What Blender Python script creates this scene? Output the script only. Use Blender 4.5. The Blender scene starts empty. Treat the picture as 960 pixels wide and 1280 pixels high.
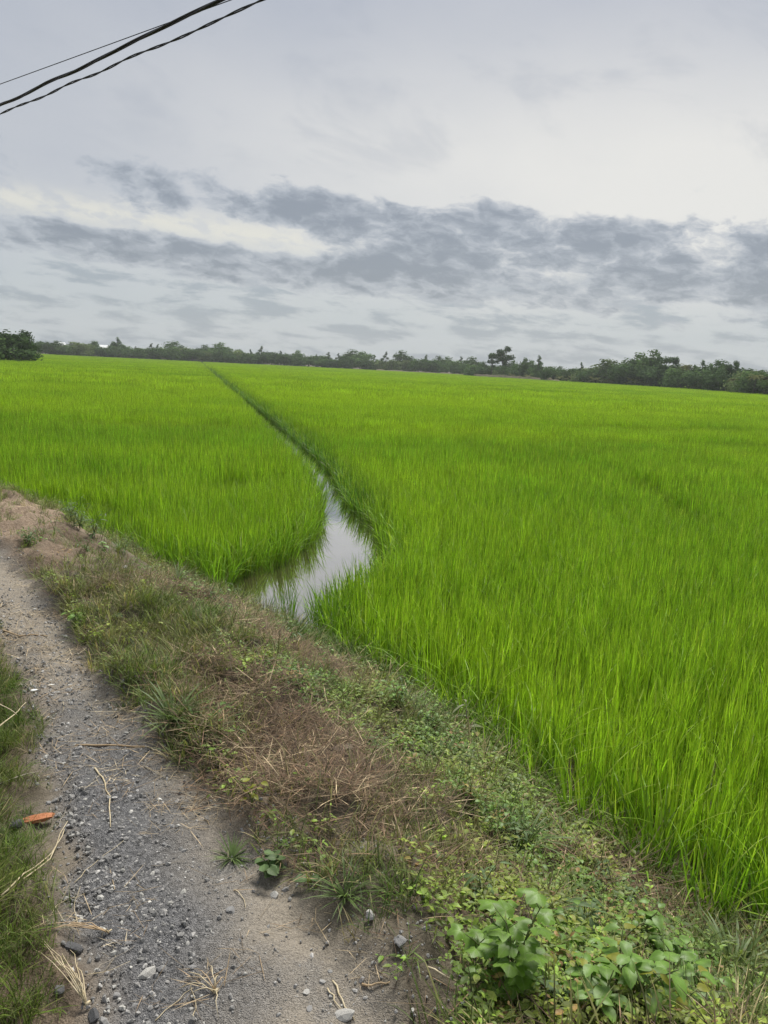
import bpy, math, random
import numpy as np
from mathutils import Matrix, Vector

R = math.radians
scene = bpy.context.scene
COL = scene.collection

# ------------------------------------------------------------------ camera
F_PX, PITCH, ROLL, CAM_H = 960.0, R(10.7), R(2.8), 1.65
FW = np.array([0, math.cos(PITCH), -math.sin(PITCH)])
_U0 = np.array([0, math.sin(PITCH), math.cos(PITCH)]); _R0 = np.array([1.0, 0, 0])
RT = _R0 * math.cos(ROLL) + _U0 * math.sin(ROLL)
UP = _U0 * math.cos(ROLL) - _R0 * math.sin(ROLL)
cam_data = bpy.data.cameras.new('camera')
cam_data.sensor_fit = 'VERTICAL'; cam_data.sensor_height = 24.0
cam_data.lens = 24.0 * F_PX / 1280.0
cam_data.clip_start = 0.05; cam_data.clip_end = 9000
cam = bpy.data.objects.new('camera', cam_data); COL.objects.link(cam)
cam.matrix_world = Matrix(((RT[0], UP[0], -FW[0], 0), (RT[1], UP[1], -FW[1], 0),
                           (RT[2], UP[2], -FW[2], CAM_H), (0, 0, 0, 1)))
scene.camera = cam

# ------------------------------------------------------------------ exposure / render
scene.view_settings.view_transform = 'Standard'
scene.view_settings.look = 'None'
scene.view_settings.gamma = 1.0
scene.view_settings.use_curve_mapping = False
scene.view_settings.exposure = 1.9
scene.render.engine = 'CYCLES'
cy = scene.cycles
cy.max_bounces = 7; cy.diffuse_bounces = 4; cy.glossy_bounces = 3
cy.transmission_bounces = 4; cy.transparent_max_bounces = 4; cy.volume_bounces = 1
cy.use_denoising = True
cy.caustics_reflective = False; cy.caustics_refractive = False

# ------------------------------------------------------------------ node helpers
class NT:
    def __init__(s, tree): s.t = tree; s.n = tree.nodes; s.l = tree.links
    def new(s, kind, **kw):
        n = s.n.new(kind)
        for k, v in kw.items(): setattr(n, k, v)
        return n
    def link(s, a, b): s.l.new(a, b)
    def put(s, sock, v):
        if isinstance(v, bpy.types.NodeSocket): s.link(v, sock)
        elif v is not None: sock.default_value = v
    def math(s, op, a, b=None, c=None, clamp=False):
        n = s.new('ShaderNodeMath', operation=op); n.use_clamp = clamp
        s.put(n.inputs[0], a); s.put(n.inputs[1], b); s.put(n.inputs[2], c)
        return n.outputs[0]
    def ss(s, v, lo, hi, a=0.0, b=1.0):
        n = s.new('ShaderNodeMapRange', interpolation_type='SMOOTHSTEP')
        s.put(n.inputs[0], v); s.put(n.inputs[1], lo); s.put(n.inputs[2], hi)
        s.put(n.inputs[3], a); s.put(n.inputs[4], b)
        return n.outputs[0]
    def mix(s, f, a, b, blend='MIX'):
        n = s.new('ShaderNodeMix', data_type='RGBA', blend_type=blend)
        s.put(n.inputs[0], f); s.put(n.inputs[6], a); s.put(n.inputs[7], b)
        return n.outputs[2]
    def noise(s, vec, scale, detail=3, rough=0.5, dist=0.0, dim='3D'):
        n = s.new('ShaderNodeTexNoise', noise_dimensions=dim)
        if vec is not None: s.link(vec, n.inputs['Vector'])
        n.inputs['Scale'].default_value = scale; n.inputs['Detail'].default_value = detail
        n.inputs['Roughness'].default_value = rough; n.inputs['Distortion'].default_value = dist
        return n.outputs['Fac']
    def comb(s, x, y, z=0.0):
        n = s.new('ShaderNodeCombineXYZ'); s.put(n.inputs[0], x); s.put(n.inputs[1], y); s.put(n.inputs[2], z)
        return n.outputs[0]

def srgb(r, g, b):
    f = lambda c: (c / 12.92 if c <= 0.04045 else ((c + 0.055) / 1.055) ** 2.4)
    return (f(r / 255), f(g / 255), f(b / 255), 1.0)

# ------------------------------------------------------------------ sky (world) and sun
SUN_EL, SUN_AZ = R(56), R(18)            # azimuth measured from +Y towards +X
world = bpy.data.worlds.new('World'); scene.world = world; world.use_nodes = True
w = NT(world.node_tree); w.n.clear()
sky = w.new('ShaderNodeTexSky', sky_type='NISHITA'); sky.sun_disc = False
sky.sun_elevation = SUN_EL; sky.sun_rotation = SUN_AZ; sky.air_density = 1.0; sky.dust_density = 2.0
bg_clear = w.new('ShaderNodeBackground'); bg_clear.inputs[1].default_value = 0.05
w.link(sky.outputs[0], bg_clear.inputs[0])
tc = w.new('ShaderNodeTexCoord'); sep = w.new('ShaderNodeSeparateXYZ'); w.link(tc.outputs['Generated'], sep.inputs[0])
X, Y, Z = sep.outputs
az = w.math('DIVIDE', w.math('ARCTAN2', X, Y), math.pi / 180)         # degrees, 0 ahead
el = w.math('DIVIDE', w.math('ARCSINE', Z), math.pi / 180)
elp = w.math('MAXIMUM', el, 0.0)
# coordinates of the cloud layer: structure shrinks towards the horizon
vv = w.math('POWER', w.math('ADD', elp, 2.0), 0.70)
shear = w.math('MULTIPLY_ADD', az, 0.022, vv)
cl_vec = w.comb(w.math('MULTIPLY', az, 0.155), shear, 5.2)
warp = w.new('ShaderNodeTexNoise'); w.link(cl_vec, warp.inputs['Vector'])
warp.inputs['Scale'].default_value = 2.2; warp.inputs['Detail'].default_value = 5; warp.inputs['Roughness'].default_value = 0.6
wv = w.new('ShaderNodeVectorMath', operation='MULTIPLY_ADD')
w.link(warp.outputs['Color'], wv.inputs[0]); wv.inputs[1].default_value = (0.50, 0.40, 0.0); w.link(cl_vec, wv.inputs[2])
n_big = w.noise(wv.outputs[0], 0.95, 7, 0.58)
n_wisp = w.noise(wv.outputs[0], 2.9, 10, 0.66)
def bump(sock, c, wd, flat=0.0):             # 1 around c, smoothly to 0 at c +- wd
    return w.ss(w.math('ABSOLUTE', w.math('SUBTRACT', sock, c)), flat, wd, 1.0, 0.0)
tilt = w.math('MULTIPLY_ADD', az, 0.060, el)
b1 = w.math('MULTIPLY', bump(tilt, 9.3, 3.7, 1.0), w.ss(az, -25.0, -11.0, 0.45, 1.0))      # main grey bank
b2 = w.math('MULTIPLY', bump(w.math('MULTIPLY_ADD', az, 0.05, el), 5.9, 2.3, 0.3), w.ss(az, 16.0, 2.0, 0.62, 1.0))  # second, lower bank
gap = w.math('MULTIPLY', bump(w.math('MULTIPLY_ADD', az, 0.05, el), 8.1, 1.5), w.ss(az, 2.0, -9.0))
gap2 = bump(el, 16.5, 4.0, 1.5)
lump = w.noise(w.comb(w.math('MULTIPLY', az, 0.13), w.math('MULTIPLY_ADD', az, 0.05, w.math('MULTIPLY', el, 0.16)), 2.0), 1.0, 2, 0.5)
bias = w.math('MULTIPLY', b1, w.ss(lump, 0.34, 0.58, 0.225, 0.34))
bias = w.math('MULTIPLY_ADD', b2, 0.26, bias)
bias = w.math('MULTIPLY_ADD', gap, -0.26, bias)
bias = w.math('MULTIPLY_ADD', gap2, -0.08, bias)
fld = w.math('MULTIPLY_ADD', n_wisp, 0.46, w.math('MULTIPLY', n_big, 0.59))
dens = w.math('ADD', fld, bias)
edge = w.ss(dens, 0.645, 0.715)
dark = w.ss(w.math('MULTIPLY_ADD', w.math('SUBTRACT', n_wisp, 0.5), 0.25, dens), 0.66, 0.92)
# veil behind: grey-blue above, brighter towards the hidden sun side
soft = w.noise(cl_vec, 0.45, 4, 0.5)
lit = w.math('MULTIPLY', w.ss(el, 25.0, 13.5), w.ss(az, -30.0, 14.0, 0.12, 1.0))
lit = w.math('MULTIPLY', lit, w.ss(el, 1.5, 10.0))
lit = w.math('ADD', lit, w.math('MULTIPLY', w.math('SUBTRACT', soft, 0.5), 0.5), clamp=True)
veil = w.mix(w.ss(el, 3.0, 12.0), srgb(188, 195, 200), srgb(179, 184, 193))
upper = w.noise(w.comb(w.math('MULTIPLY', az, 0.10), w.math('MULTIPLY_ADD', az, 0.04, w.math('MULTIPLY', elp, 0.22)), 6.0), 1.0, 7, 0.6, 0.5)
veil = w.mix(lit, veil, srgb(229, 227, 221))
veil = w.mix(w.math('MULTIPLY', w.ss(upper, 0.50, 0.68), w.ss(el, 11.0, 15.0, 0.0, 0.30)), veil, srgb(160, 167, 178))
cream = w.math('MULTIPLY', gap, w.ss(n_wisp, 0.62, 0.42, 0.1, 0.75))
veil = w.mix(cream, veil, srgb(229, 226, 212))
cloudc = w.mix(dark, srgb(182, 187, 194), srgb(139, 146, 156))
lowfield = w.noise(w.comb(w.math('MULTIPLY', az, 0.19), w.math('MULTIPLY_ADD', az, 0.04, w.math('MULTIPLY', elp, 0.80)), 9.0), 1.35, 8, 0.62, 0.25)
lowstreak = w.math('MULTIPLY', w.ss(lowfield, 0.45, 0.62), w.math('MULTIPLY', w.ss(el, 8.5, 5.0), 0.95))
veil = w.mix(lowstreak, veil, srgb(160, 169, 178))
skycol = w.mix(w.math('MULTIPLY', edge, w.ss(dens, 0.645, 0.80, 0.45, 1.0)), veil, cloudc)
bg_cloud = w.new('ShaderNodeBackground'); bg_cloud.inputs[1].default_value = 0.265
w.link(skycol, bg_cloud.inputs[0])
mxw = w.new('ShaderNodeMixShader'); mxw.inputs[0].default_value = 0.93
w.link(bg_clear.outputs[0], mxw.inputs[1]); w.link(bg_cloud.outputs[0], mxw.inputs[2])
wo = w.new('ShaderNodeOutputWorld'); w.link(mxw.outputs[0], wo.inputs[0])

sun_d = bpy.data.lights.new('sun', 'SUN'); sun_d.energy = 1.5; sun_d.angle = R(22); sun_d.color = (1.0, 0.965, 0.90)
sun = bpy.data.objects.new('sun', sun_d); COL.objects.link(sun); sun.location = (0, 0, 60)
sun_dir = Vector((math.sin(SUN_AZ) * math.cos(SUN_EL), math.cos(SUN_AZ) * math.cos(SUN_EL), math.sin(SUN_EL)))
sun.rotation_euler = sun_dir.to_track_quat('Z', 'Y').to_euler()

# ------------------------------------------------------------------ numeric helpers
rng = np.random.default_rng(7)
def _hash(ix, iy, seed):
    h = (ix.astype(np.int64) * 374761393 + iy.astype(np.int64) * 668265263 + seed * 2147483647) & 0xffffffff
    h = ((h ^ (h >> 13)) * 1274126177) & 0xffffffff
    return ((h ^ (h >> 16)) & 0xffff) / 65535.0
def vnoise(x, y, seed=0):
    x = np.asarray(x, float); y = np.asarray(y, float)
    ix = np.floor(x); iy = np.floor(y); fx = x - ix; fy = y - iy
    fx = fx * fx * (3 - 2 * fx); fy = fy * fy * (3 - 2 * fy)
    a = _hash(ix, iy, seed); b = _hash(ix + 1, iy, seed); c = _hash(ix, iy + 1, seed); d = _hash(ix + 1, iy + 1, seed)
    return (a * (1 - fx) + b * fx) * (1 - fy) + (c * (1 - fx) + d * fx) * fy
def fbm(x, y, seed=0, octv=4, g=0.5):
    s = 0; a = 1; t = 0
    for o in range(octv):
        s = s + a * vnoise(np.asarray(x) * 2 ** o + 13.7 * o, np.asarray(y) * 2 ** o - 7.1 * o, seed + o); t += a; a *= g
    return s / t
def smooth(x, a, b):
    t = np.clip((np.asarray(x, float) - a) / (b - a), 0, 1); return t * t * (3 - 2 * t)
def seg_dist(px, py, poly, closed=False):
    """distance to polyline and side (positive = left of its direction)"""
    best = np.full(px.shape, 1e18); side = np.zeros(px.shape); n = len(poly)
    for i in range(n if closed else n - 1):
        ax, ay = poly[i]; bx, by = poly[(i + 1) % n]
        dx, dy = bx - ax, by - ay; L2 = dx * dx + dy * dy
        t = np.clip(((px - ax) * dx + (py - ay) * dy) / L2, 0, 1)
        d = (px - ax - t * dx) ** 2 + (py - ay - t * dy) ** 2
        cr = dx * (py - ay) - dy * (px - ax)
        m = d < best - 1e-12
        best = np.where(m, d, best); side = np.where(m, cr, side)
    return np.sqrt(best), side
def inside(px, py, poly):
    r = np.zeros(px.shape, bool); n = len(poly); j = n - 1
    for i in range(n):
        xi, yi = poly[i]; xj, yj = poly[j]
        c = ((yi > py) != (yj > py)) & (px < (xj - xi) * (py - yi) / (yj - yi + 1e-12) + xi)
        r ^= c; j = i
    return r

# ------------------------------------------------------------------ layout of the land
FIELD_Z, WATER_Z = -0.87, -0.79
# foot of the bank, from behind the camera on the right to far away on the left
TOE = [(60, -40), (8, -2.5), (3.2, 1.6), (1.95, 2.62), (1.55, 2.98), (1.33, 3.35), (1.12, 3.66), (0.86, 4.25), (0.58, 4.84), (0.2, 5.4),
       (-0.33, 5.95), (-0.87, 6.6), (-1.5, 7.3), (-2.2, 8.1), (-3.0, 8.9), (-4.1, 9.9), (-6.0, 11.3), (-12, 15.5),
       (-32, 30), (-90, 70), (-400, 240), (-3500, 1500)]
PATH_R = [(0.40, -6), (0.36, 0), (0.26, 1.2), (0.10, 1.66), (-0.03, 1.85), (-0.21, 2.14), (-0.45, 2.43), (-0.85, 2.95), (-1.2, 3.37),
          (-2.03, 4.67), (-2.6, 5.5), (-3.4, 6.4), (-5.0, 7.8), (-9, 10.8), (-30, 25)]
PATH_L = [(-31, 23.5), (-9.5, 9.6), (-5.3, 6.7), (-3.4, 5.5), (-2.5, 4.72), (-2.09, 4.2), (-1.71, 3.65), (-1.33, 2.91), (-1.06, 2.38), (-0.86, 2.01),
          (-0.70, 1.65), (-0.62, 1.0), (-0.55, -6)]
PATH = PATH_R + PATH_L

def toe_d(x, y):
    d, s = seg_dist(x, y, TOE); return np.where(s > 0, d, -d)     # + on the road side
def path_mask(x, y):
    d, _ = seg_dist(x, y, PATH, True); sd = np.where(inside(x, y, PATH), d, -d)
    return smooth(sd + 0.22 * (fbm(x * 3.5, y * 3.5, 11) - 0.5), -0.07, 0.09)
def ground_z(x, y):
    x = np.asarray(x, float); y = np.asarray(y, float)
    d = toe_d(x, y)
    wob = d + 0.35 * (fbm(x * 1.3, y * 1.3, 3) - 0.5)
    lft = smooth(-x + 0.0 * y, 1.8, 3.6)                            # higher earth heap on the far left
    z = FIELD_Z + (0.87) * smooth(wob, -0.55, 1.95 - 0.35 * lft)
    near = smooth(d, 0.1, 0.6)
    z = z + 0.06 * near * smooth(d, 2.6, 1.4) + lft * 0.05 * near * smooth(d, 3.6, 1.6)
    dist = np.hypot(x, y); fine = smooth(dist, 40, 12)
    pm = path_mask(x, y)
    z = z + near * fine * (1 - 0.75 * pm) * (0.24 * (fbm(x * 2.2, y * 2.2, 5) - 0.5) + 0.17 * (fbm(x * 7, y * 7, 6) - 0.5))
    z = z + near * fine * pm * (0.016 * (fbm(x * 12, y * 12, 8) - 0.5) - 0.015)
    return z
def px_ray(x, y):
    d = FW * F_PX + RT * (x - 480) + UP * (640 - y); return d / np.linalg.norm(d)
def at_z(x, y, z):
    d = px_ray(x, y); t = (z - CAM_H) / d[2]; return np.array([0, 0, CAM_H]) + d * t
def ground_at(x, y):
    """where the line of sight through a pixel of the photograph meets the ground"""
    d = px_ray(x, y); t = np.arange(1.2, 30, 0.01)
    p = np.array([0, 0, CAM_H])[None] + t[:, None] * d[None]
    gz = ground_z(p[:, 0], p[:, 1]); k = np.argmax(p[:, 2] < gz)
    return np.array([p[k, 0], p[k, 1], gz[k]])

# ------------------------------------------------------------------ object helpers
def tag(o, label=None, cat=None, group=None, kind=None):
    if label: o['label'] = label
    if cat: o['category'] = cat
    if group: o['group'] = group
    if kind: o['kind'] = kind
    return o
def link(o, parent=None):
    COL.objects.link(o)
    if parent is not None: o.parent = parent
    return o
def mesh_from(name, v, f, mats=(), smooth_=False):
    m = bpy.data.meshes.new(name); m.from_pydata([tuple(p) for p in v], [], [tuple(int(i) for i in q) for q in f])
    for mt in mats: m.materials.append(mt)
    if smooth_: m.polygons.foreach_set('use_smooth', np.ones(len(m.polygons), bool))
    m.update(); return m
def obj(name, me, parent=None, loc=None, rot=None, scl=None):
    o = bpy.data.objects.new(name, me); link(o, parent)
    if loc is not None: o.location = loc
    if rot is not None: o.rotation_euler = rot
    if scl is not None: o.scale = scl if hasattr(scl, '__len__') else (scl,) * 3
    return o
class MB:
    def __init__(s): s.v = []; s.f = []; s.a = []; s.r = []
    def add(s, v, f, a=None):
        o = len(s.v); s.v += [tuple(p) for p in v]; s.f += [tuple(i + o for i in q) for q in f]
        s.a += list(a) if a is not None else [0.5] * len(v); s.r += [random.random()] * len(v)
    def tube(s, pts, rads, n=5, cap=True):
        pts = [Vector(p) for p in pts]; rings = []; v = []; f = []
        up = Vector((0.31, 0.17, 0.93)).normalized()
        for i, p in enumerate(pts):
            t = (pts[min(i + 1, len(pts) - 1)] - pts[max(i - 1, 0)]).normalized()
            if abs(t.dot(up)) > 0.97: up = Vector((0.9, 0.3, 0.1)).normalized()
            a = t.cross(up).normalized(); b = t.cross(a)
            for k in range(n):
                q = 2 * math.pi * k / n; v.append(p + (a * math.cos(q) + b * math.sin(q)) * rads[i])
        for i in range(len(pts) - 1):
            for k in range(n):
                f.append((i * n + k, i * n + (k + 1) % n, (i + 1) * n + (k + 1) % n, (i + 1) * n + k))
        if cap: f.append(tuple(range(n))[::-1]); f.append(tuple((len(pts) - 1) * n + k for k in range(n)))
        s.add(v, f, [i / max(1, len(pts) - 1) for i in range(len(pts)) for _ in range(n)])
    def mesh(s, name, mats=(), smooth_=False):
        m = mesh_from(name, s.v, s.f, mats, smooth_)
        at = m.attributes.new('bt', 'FLOAT', 'POINT'); at.data.foreach_set('value', np.array(s.a, np.float32))
        at = m.attributes.new('rnd', 'FLOAT', 'POINT'); at.data.foreach_set('value', np.array(s.r, np.float32))
        return m

def blades(mb, base, az_, L, W, lean, bend, nseg, twist=0.0):
    """ribbon leaf: starts at base, leans by 'lean' and curves by 'bend' (radians) in direction az_"""
    ca, sa = math.cos(az_), math.sin(az_); side = (-sa, ca, 0)
    if twist: side = (-sa * math.cos(twist) + ca * math.sin(twist) * .6, ca * math.cos(twist) + sa * math.sin(twist) * .6, 0.3 * math.sin(twist))
    x = y = 0.0; z = 0.0; v = []; f = []; a = []
    step = L / nseg
    for i in range(nseg + 1):
        t = i / nseg
        wd = W * (0.55 + 0.9 * t if t < 0.5 else 1.0 * (1 - ((t - 0.5) / 0.5) ** 1.6)) * 0.5
        px_, py_, pz_ = base[0] + ca * x, base[1] + sa * x, base[2] + z
        if i < nseg:
            v += [(px_ - side[0] * wd, py_ - side[1] * wd, pz_ - side[2] * wd), (px_ + side[0] * wd, py_ + side[1] * wd, pz_ + side[2] * wd)]; a += [t, t]
        else:
            v.append((px_, py_, pz_)); a.append(1.0)
        th = lean + bend * (t ** 1.7)
        x += math.sin(th) * step; z += math.cos(th) * step
    for i in range(nseg - 1): f.append((2 * i, 2 * i + 1, 2 * i + 3, 2 * i + 2))
    f.append((2 * nseg - 2, 2 * nseg - 1, 2 * nseg))
    mb.add(v, f, a)

# ------------------------------------------------------------------ materials
def new_mat(name):
    m = bpy.data.materials.new(name); m.use_nodes = True; t = NT(m.node_tree); t.n.clear()
    return m, t, t.new('ShaderNodeOutputMaterial')
def attr(t, name, typ):
    n = t.new('ShaderNodeAttribute'); n.attribute_name = name; n.attribute_type = typ; return n
def leaf_mat(name, col=None, trans=0.4, rough=0.5, spec=0.3, tip=None, root=None, vary=0.25, nscale=30.0, blade=0.0, aged=None, veins=None):
    """thin leaf: reflects and lets light through. col None -> per-instance colour 'col'"""
    m, t, out = new_mat(name)
    if col is None: c = attr(t, 'col', 'INSTANCER').outputs['Color']
    else: c = t.mix(0.0, (*col, 1), (*col, 1))
    bt = attr(t, 'bt', 'GEOMETRY').outputs['Fac']
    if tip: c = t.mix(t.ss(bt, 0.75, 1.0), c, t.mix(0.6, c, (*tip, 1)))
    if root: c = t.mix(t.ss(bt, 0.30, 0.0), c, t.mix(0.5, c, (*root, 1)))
    if blade or aged:
        rn = attr(t, 'rnd', 'GEOMETRY').outputs['Fac']
        if aged: c = t.mix(t.math('MULTIPLY', t.ss(rn, 0.72, 1.0), t.ss(bt, 0.1, 0.9, 0.25, 0.75)), c, (*aged, 1))
        bs = t.new('ShaderNodeVectorMath', operation='SCALE'); t.link(c, bs.inputs[0])
        t.link(t.ss(t.math('FRACT', t.math('MULTIPLY', rn, 7.13)), 0.0, 1.0, 1 - blade, 1 + blade), bs.inputs[3]); c = bs.outputs[0]
    if veins:
        tco = t.new('ShaderNodeTexCoord'); sx = t.new('ShaderNodeSeparateXYZ'); t.link(tco.outputs['Object'], sx.inputs[0])
        ay = t.math('ABSOLUTE', sx.outputs[1])
        if veins == 'palm':
            rad = t.math('SQRT', t.math('ADD', t.math('POWER', sx.outputs[0], 2.0), t.math('POWER', ay, 2.0))); an = t.math('ARCTAN2', ay, sx.outputs[0]); dm = None
            for q in (0.0, 0.91, 2.0):
                dq = t.math('MULTIPLY', t.math('ABSOLUTE', t.math('SUBTRACT', an, q)), rad); dm = dq if dm is None else t.math('MINIMUM', dm, dq)
            vein = t.ss(dm, 0.0022, 0.0006); side = t.math('SINE', t.math('MULTIPLY', t.math('SUBTRACT', rad, t.math('MULTIPLY', dm, 0.7)), 520.0))
        else:
            vein = t.ss(ay, 0.0016, 0.0004); side = t.math('SINE', t.math('MULTIPLY', t.math('SUBTRACT', sx.outputs[0], t.math('MULTIPLY', ay, 0.8)), 620.0))
        vein = t.math('MAXIMUM', vein, t.math('MULTIPLY', t.ss(side, 0.80, 1.0), 0.5))
        c = t.mix(t.math('MULTIPLY', vein, 0.45), c, (0.24, 0.32, 0.12, 1))
        blot = t.noise(tco.outputs['Object'], 38, 4, 0.6); c = t.mix(t.ss(blot, 0.60, 0.72, 0.0, 0.55), c, (0.16, 0.15, 0.05, 1))
    geo = t.new('ShaderNodeNewGeometry'); nz = t.noise(geo.outputs['Position'], nscale, 2)
    vr = t.ss(nz, 0.3, 0.7, 1 - vary, 1 + vary)
    c2 = t.new('ShaderNodeVectorMath', operation='SCALE'); t.link(c, c2.inputs[0]); t.link(vr, c2.inputs[3])
    p = t.new('ShaderNodeBsdfPrincipled'); t.link(c2.outputs[0], p.inputs['Base Color'])
    p.inputs['Roughness'].default_value = rough; p.inputs['Specular IOR Level'].default_value = spec
    tr = t.new('ShaderNodeBsdfTranslucent')
    tc2 = t.mix(1.0, c2.outputs[0], (1.0, 1.1, 0.6, 1), 'MULTIPLY'); t.link(tc2, tr.inputs[0])
    mx = t.new('ShaderNodeMixShader'); mx.inputs[0].default_value = trans
    t.link(p.outputs[0], mx.inputs[1]); t.link(tr.outputs[0], mx.inputs[2]); t.link(mx.outputs[0], out.inputs[0])
    return m
def solid_mat(name, c1, c2, scale=20.0, rough=0.8, bump=0.0, spec=0.3, bscale=None):
    m, t, out = new_mat(name)
    tcn = t.new('ShaderNodeTexCoord')
    f = t.ss(t.noise(tcn.outputs['Object'], scale, 4, 0.6), 0.3, 0.7)
    p = t.new('ShaderNodeBsdfPrincipled'); t.link(t.mix(f, (*c1, 1), (*c2, 1)), p.inputs['Base Color'])
    p.inputs['Roughness'].default_value = rough; p.inputs['Specular IOR Level'].default_value = spec
    if bump:
        b = t.new('ShaderNodeBump'); b.inputs['Strength'].default_value = bump; b.inputs['Distance'].default_value = 0.02
        t.link(t.noise(tcn.outputs['Object'], bscale or scale * 2, 5, 0.65), b.inputs['Height']); t.link(b.outputs[0], p.inputs['Normal'])
    t.link(p.outputs[0], out.inputs[0]); return m

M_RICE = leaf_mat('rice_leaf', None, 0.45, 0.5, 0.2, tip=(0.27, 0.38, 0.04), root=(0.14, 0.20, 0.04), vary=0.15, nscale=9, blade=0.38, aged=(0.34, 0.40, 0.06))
M_GRASS = leaf_mat('grass_leaf', None, 0.35, 0.55, 0.25, vary=0.25, blade=0.4, aged=(0.28, 0.24, 0.11))
M_STRAW = leaf_mat('dead_straw', None, 0.15, 0.7, 0.2, vary=0.35, blade=0.5, aged=(0.36, 0.28, 0.17))
M_COVER = leaf_mat('cover_leaf', None, 0.35, 0.5, 0.3, vary=0.2, blade=0.35, aged=(0.20, 0.20, 0.05))
def inst_solid(name, rough=0.85):
    m, t, out = new_mat(name); c = attr(t, 'col', 'INSTANCER').outputs['Color']
    geo = t.new('ShaderNodeNewGeometry'); v = t.ss(t.noise(geo.outputs['Position'], 160, 3), 0.3, 0.7, 0.7, 1.25)
    s_ = t.new('ShaderNodeVectorMath', operation='SCALE'); t.link(c, s_.inputs[0]); t.link(v, s_.inputs[3])
    p = t.new('ShaderNodeBsdfPrincipled'); t.link(s_.outputs[0], p.inputs['Base Color']); p.inputs['Roughness'].default_value = rough
    t.link(p.outputs[0], out.inputs[0]); return m
M_GRAVEL = inst_solid('gravel_stone')

def ground_material():
    m, t, out = new_mat('earth')
    geo = t.new('ShaderNodeNewGeometry'); P = geo.outputs['Position']
    zone = attr(t, 'zone', 'GEOMETRY'); sp = t.new('ShaderNodeSeparateColor'); t.link(zone.outputs['Color'], sp.inputs[0])
    pathm, tan, dry = sp.outputs
    n1 = t.noise(P, 5, 5, 0.6); n2 = t.noise(P, 45, 4, 0.65); n3 = t.noise(P, 170, 3, 0.6)
    soil = t.mix(t.ss(n1, 0.35, 0.65), (0.08, 0.068, 0.048, 1), (0.15, 0.128, 0.092, 1))
    soil = t.mix(t.math('MULTIPLY', dry, 0.8), soil, (0.11, 0.078, 0.052, 1))
    tanc = t.mix(t.ss(n2, 0.35, 0.65), (0.20, 0.145, 0.10, 1), (0.30, 0.23, 0.165, 1))
    soil = t.mix(tan, soil, tanc)
    vor = t.new('ShaderNodeTexVoronoi'); t.link(P, vor.inputs['Vector']); vor.inputs['Scale'].default_value = 95
    vor2 = t.new('ShaderNodeTexVoronoi'); t.link(P, vor2.inputs['Vector']); vor2.inputs['Scale'].default_value = 260
    grit = t.mix(t.ss(vor2.outputs['Color'], 0.2, 0.8), (0.135, 0.128, 0.117, 1), (0.31, 0.295, 0.27, 1))
    grit = t.mix(t.math('MULTIPLY', t.ss(vor.outputs['Distance'], 0.30, 0.12), 0.4), grit, t.mix(t.ss(vor.outputs['Color'], 0.2, 0.8), (0.14, 0.137, 0.13, 1), (0.36, 0.35, 0.33, 1)))
    dust = t.math('MULTIPLY', t.ss(t.noise(P, 3.2, 6, 0.62), 0.24, 0.54), t.math('SUBTRACT', 1.0, dry), clamp=True); fine = t.noise(P, 14, 6, 0.7)
    grit = t.mix(t.ss(fine, 0.35, 0.70, 0.0, 0.5), grit, (0.20, 0.19, 0.18, 1))
    grit = t.mix(t.math('MULTIPLY', dry, 0.75), grit, t.mix(t.ss(vor.outputs['Color'], 0.2, 0.8), (0.07, 0.073, 0.08, 1), (0.19, 0.19, 0.195, 1)))
    grit = t.mix(t.math('MULTIPLY', dust, 0.85), grit, (0.265, 0.228, 0.178, 1))     # dusty brown tread
    col = t.mix(pathm, soil, grit)
    sc = t.new('ShaderNodeVectorMath', operation='SCALE'); t.link(col, sc.inputs[0]); t.link(t.ss(n3, 0.25, 0.75, 0.75, 1.25), sc.inputs[3])
    p = t.new('ShaderNodeBsdfPrincipled'); t.link(sc.outputs[0], p.inputs['Base Color'])
    p.inputs['Roughness'].default_value = 0.9; p.inputs['Specular IOR Level'].default_value = 0.2
    h = t.math('MULTIPLY_ADD', n2, 1.2, t.math('MULTIPLY', n3, 0.5))
    h = t.math('ADD', h, t.math('MULTIPLY', t.math('MULTIPLY', vor2.outputs['Distance'], t.math('MULTIPLY_ADD', dust, 0.6, -0.8)), pathm))
    b = t.new('ShaderNodeBump'); b.inputs['Strength'].default_value = 0.8; b.inputs['Distance'].default_value = 0.014
    t.link(h, b.inputs['Height']); t.link(b.outputs[0], p.inputs['Normal']); t.link(p.outputs[0], out.inputs[0])
    return m
M_EARTH = ground_material()

def water_material():
    m, t, out = new_mat('muddy_water')
    geo = t.new('ShaderNodeNewGeometry'); P = geo.outputs['Position']
    f = t.ss(t.noise(P, 1.4, 3), 0.35, 0.65)
    p = t.new('ShaderNodeBsdfPrincipled'); t.link(t.mix(f, (0.075, 0.057, 0.032, 1), (0.095, 0.074, 0.045, 1)), p.inputs['Base Color'])
    p.inputs['Roughness'].default_value = 0.03; p.inputs['IOR'].default_value = 1.33
    b = t.new('ShaderNodeBump'); b.inputs['Strength'].default_value = 0.04; b.inputs['Distance'].default_value = 0.01
    t.link(t.noise(P, 6, 3), b.inputs['Height']); t.link(b.outputs[0], p.inputs['Normal'])
    gl = t.new('ShaderNodeBsdfGlossy'); gl.inputs['Roughness'].default_value = 0.03; t.link(b.outputs[0], gl.inputs['Normal'])
    lw = t.new('ShaderNodeLayerWeight'); lw.inputs[0].default_value = 0.5; mx = t.new('ShaderNodeMixShader'); t.link(t.ss(lw.outputs['Facing'], 0.45, 0.88, 0.05, 0.92), mx.inputs[0])
    t.link(p.outputs[0], mx.inputs[1]); t.link(gl.outputs[0], mx.inputs[2]); t.link(mx.outputs[0], out.inputs[0]); return m
M_WATER = water_material()

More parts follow.
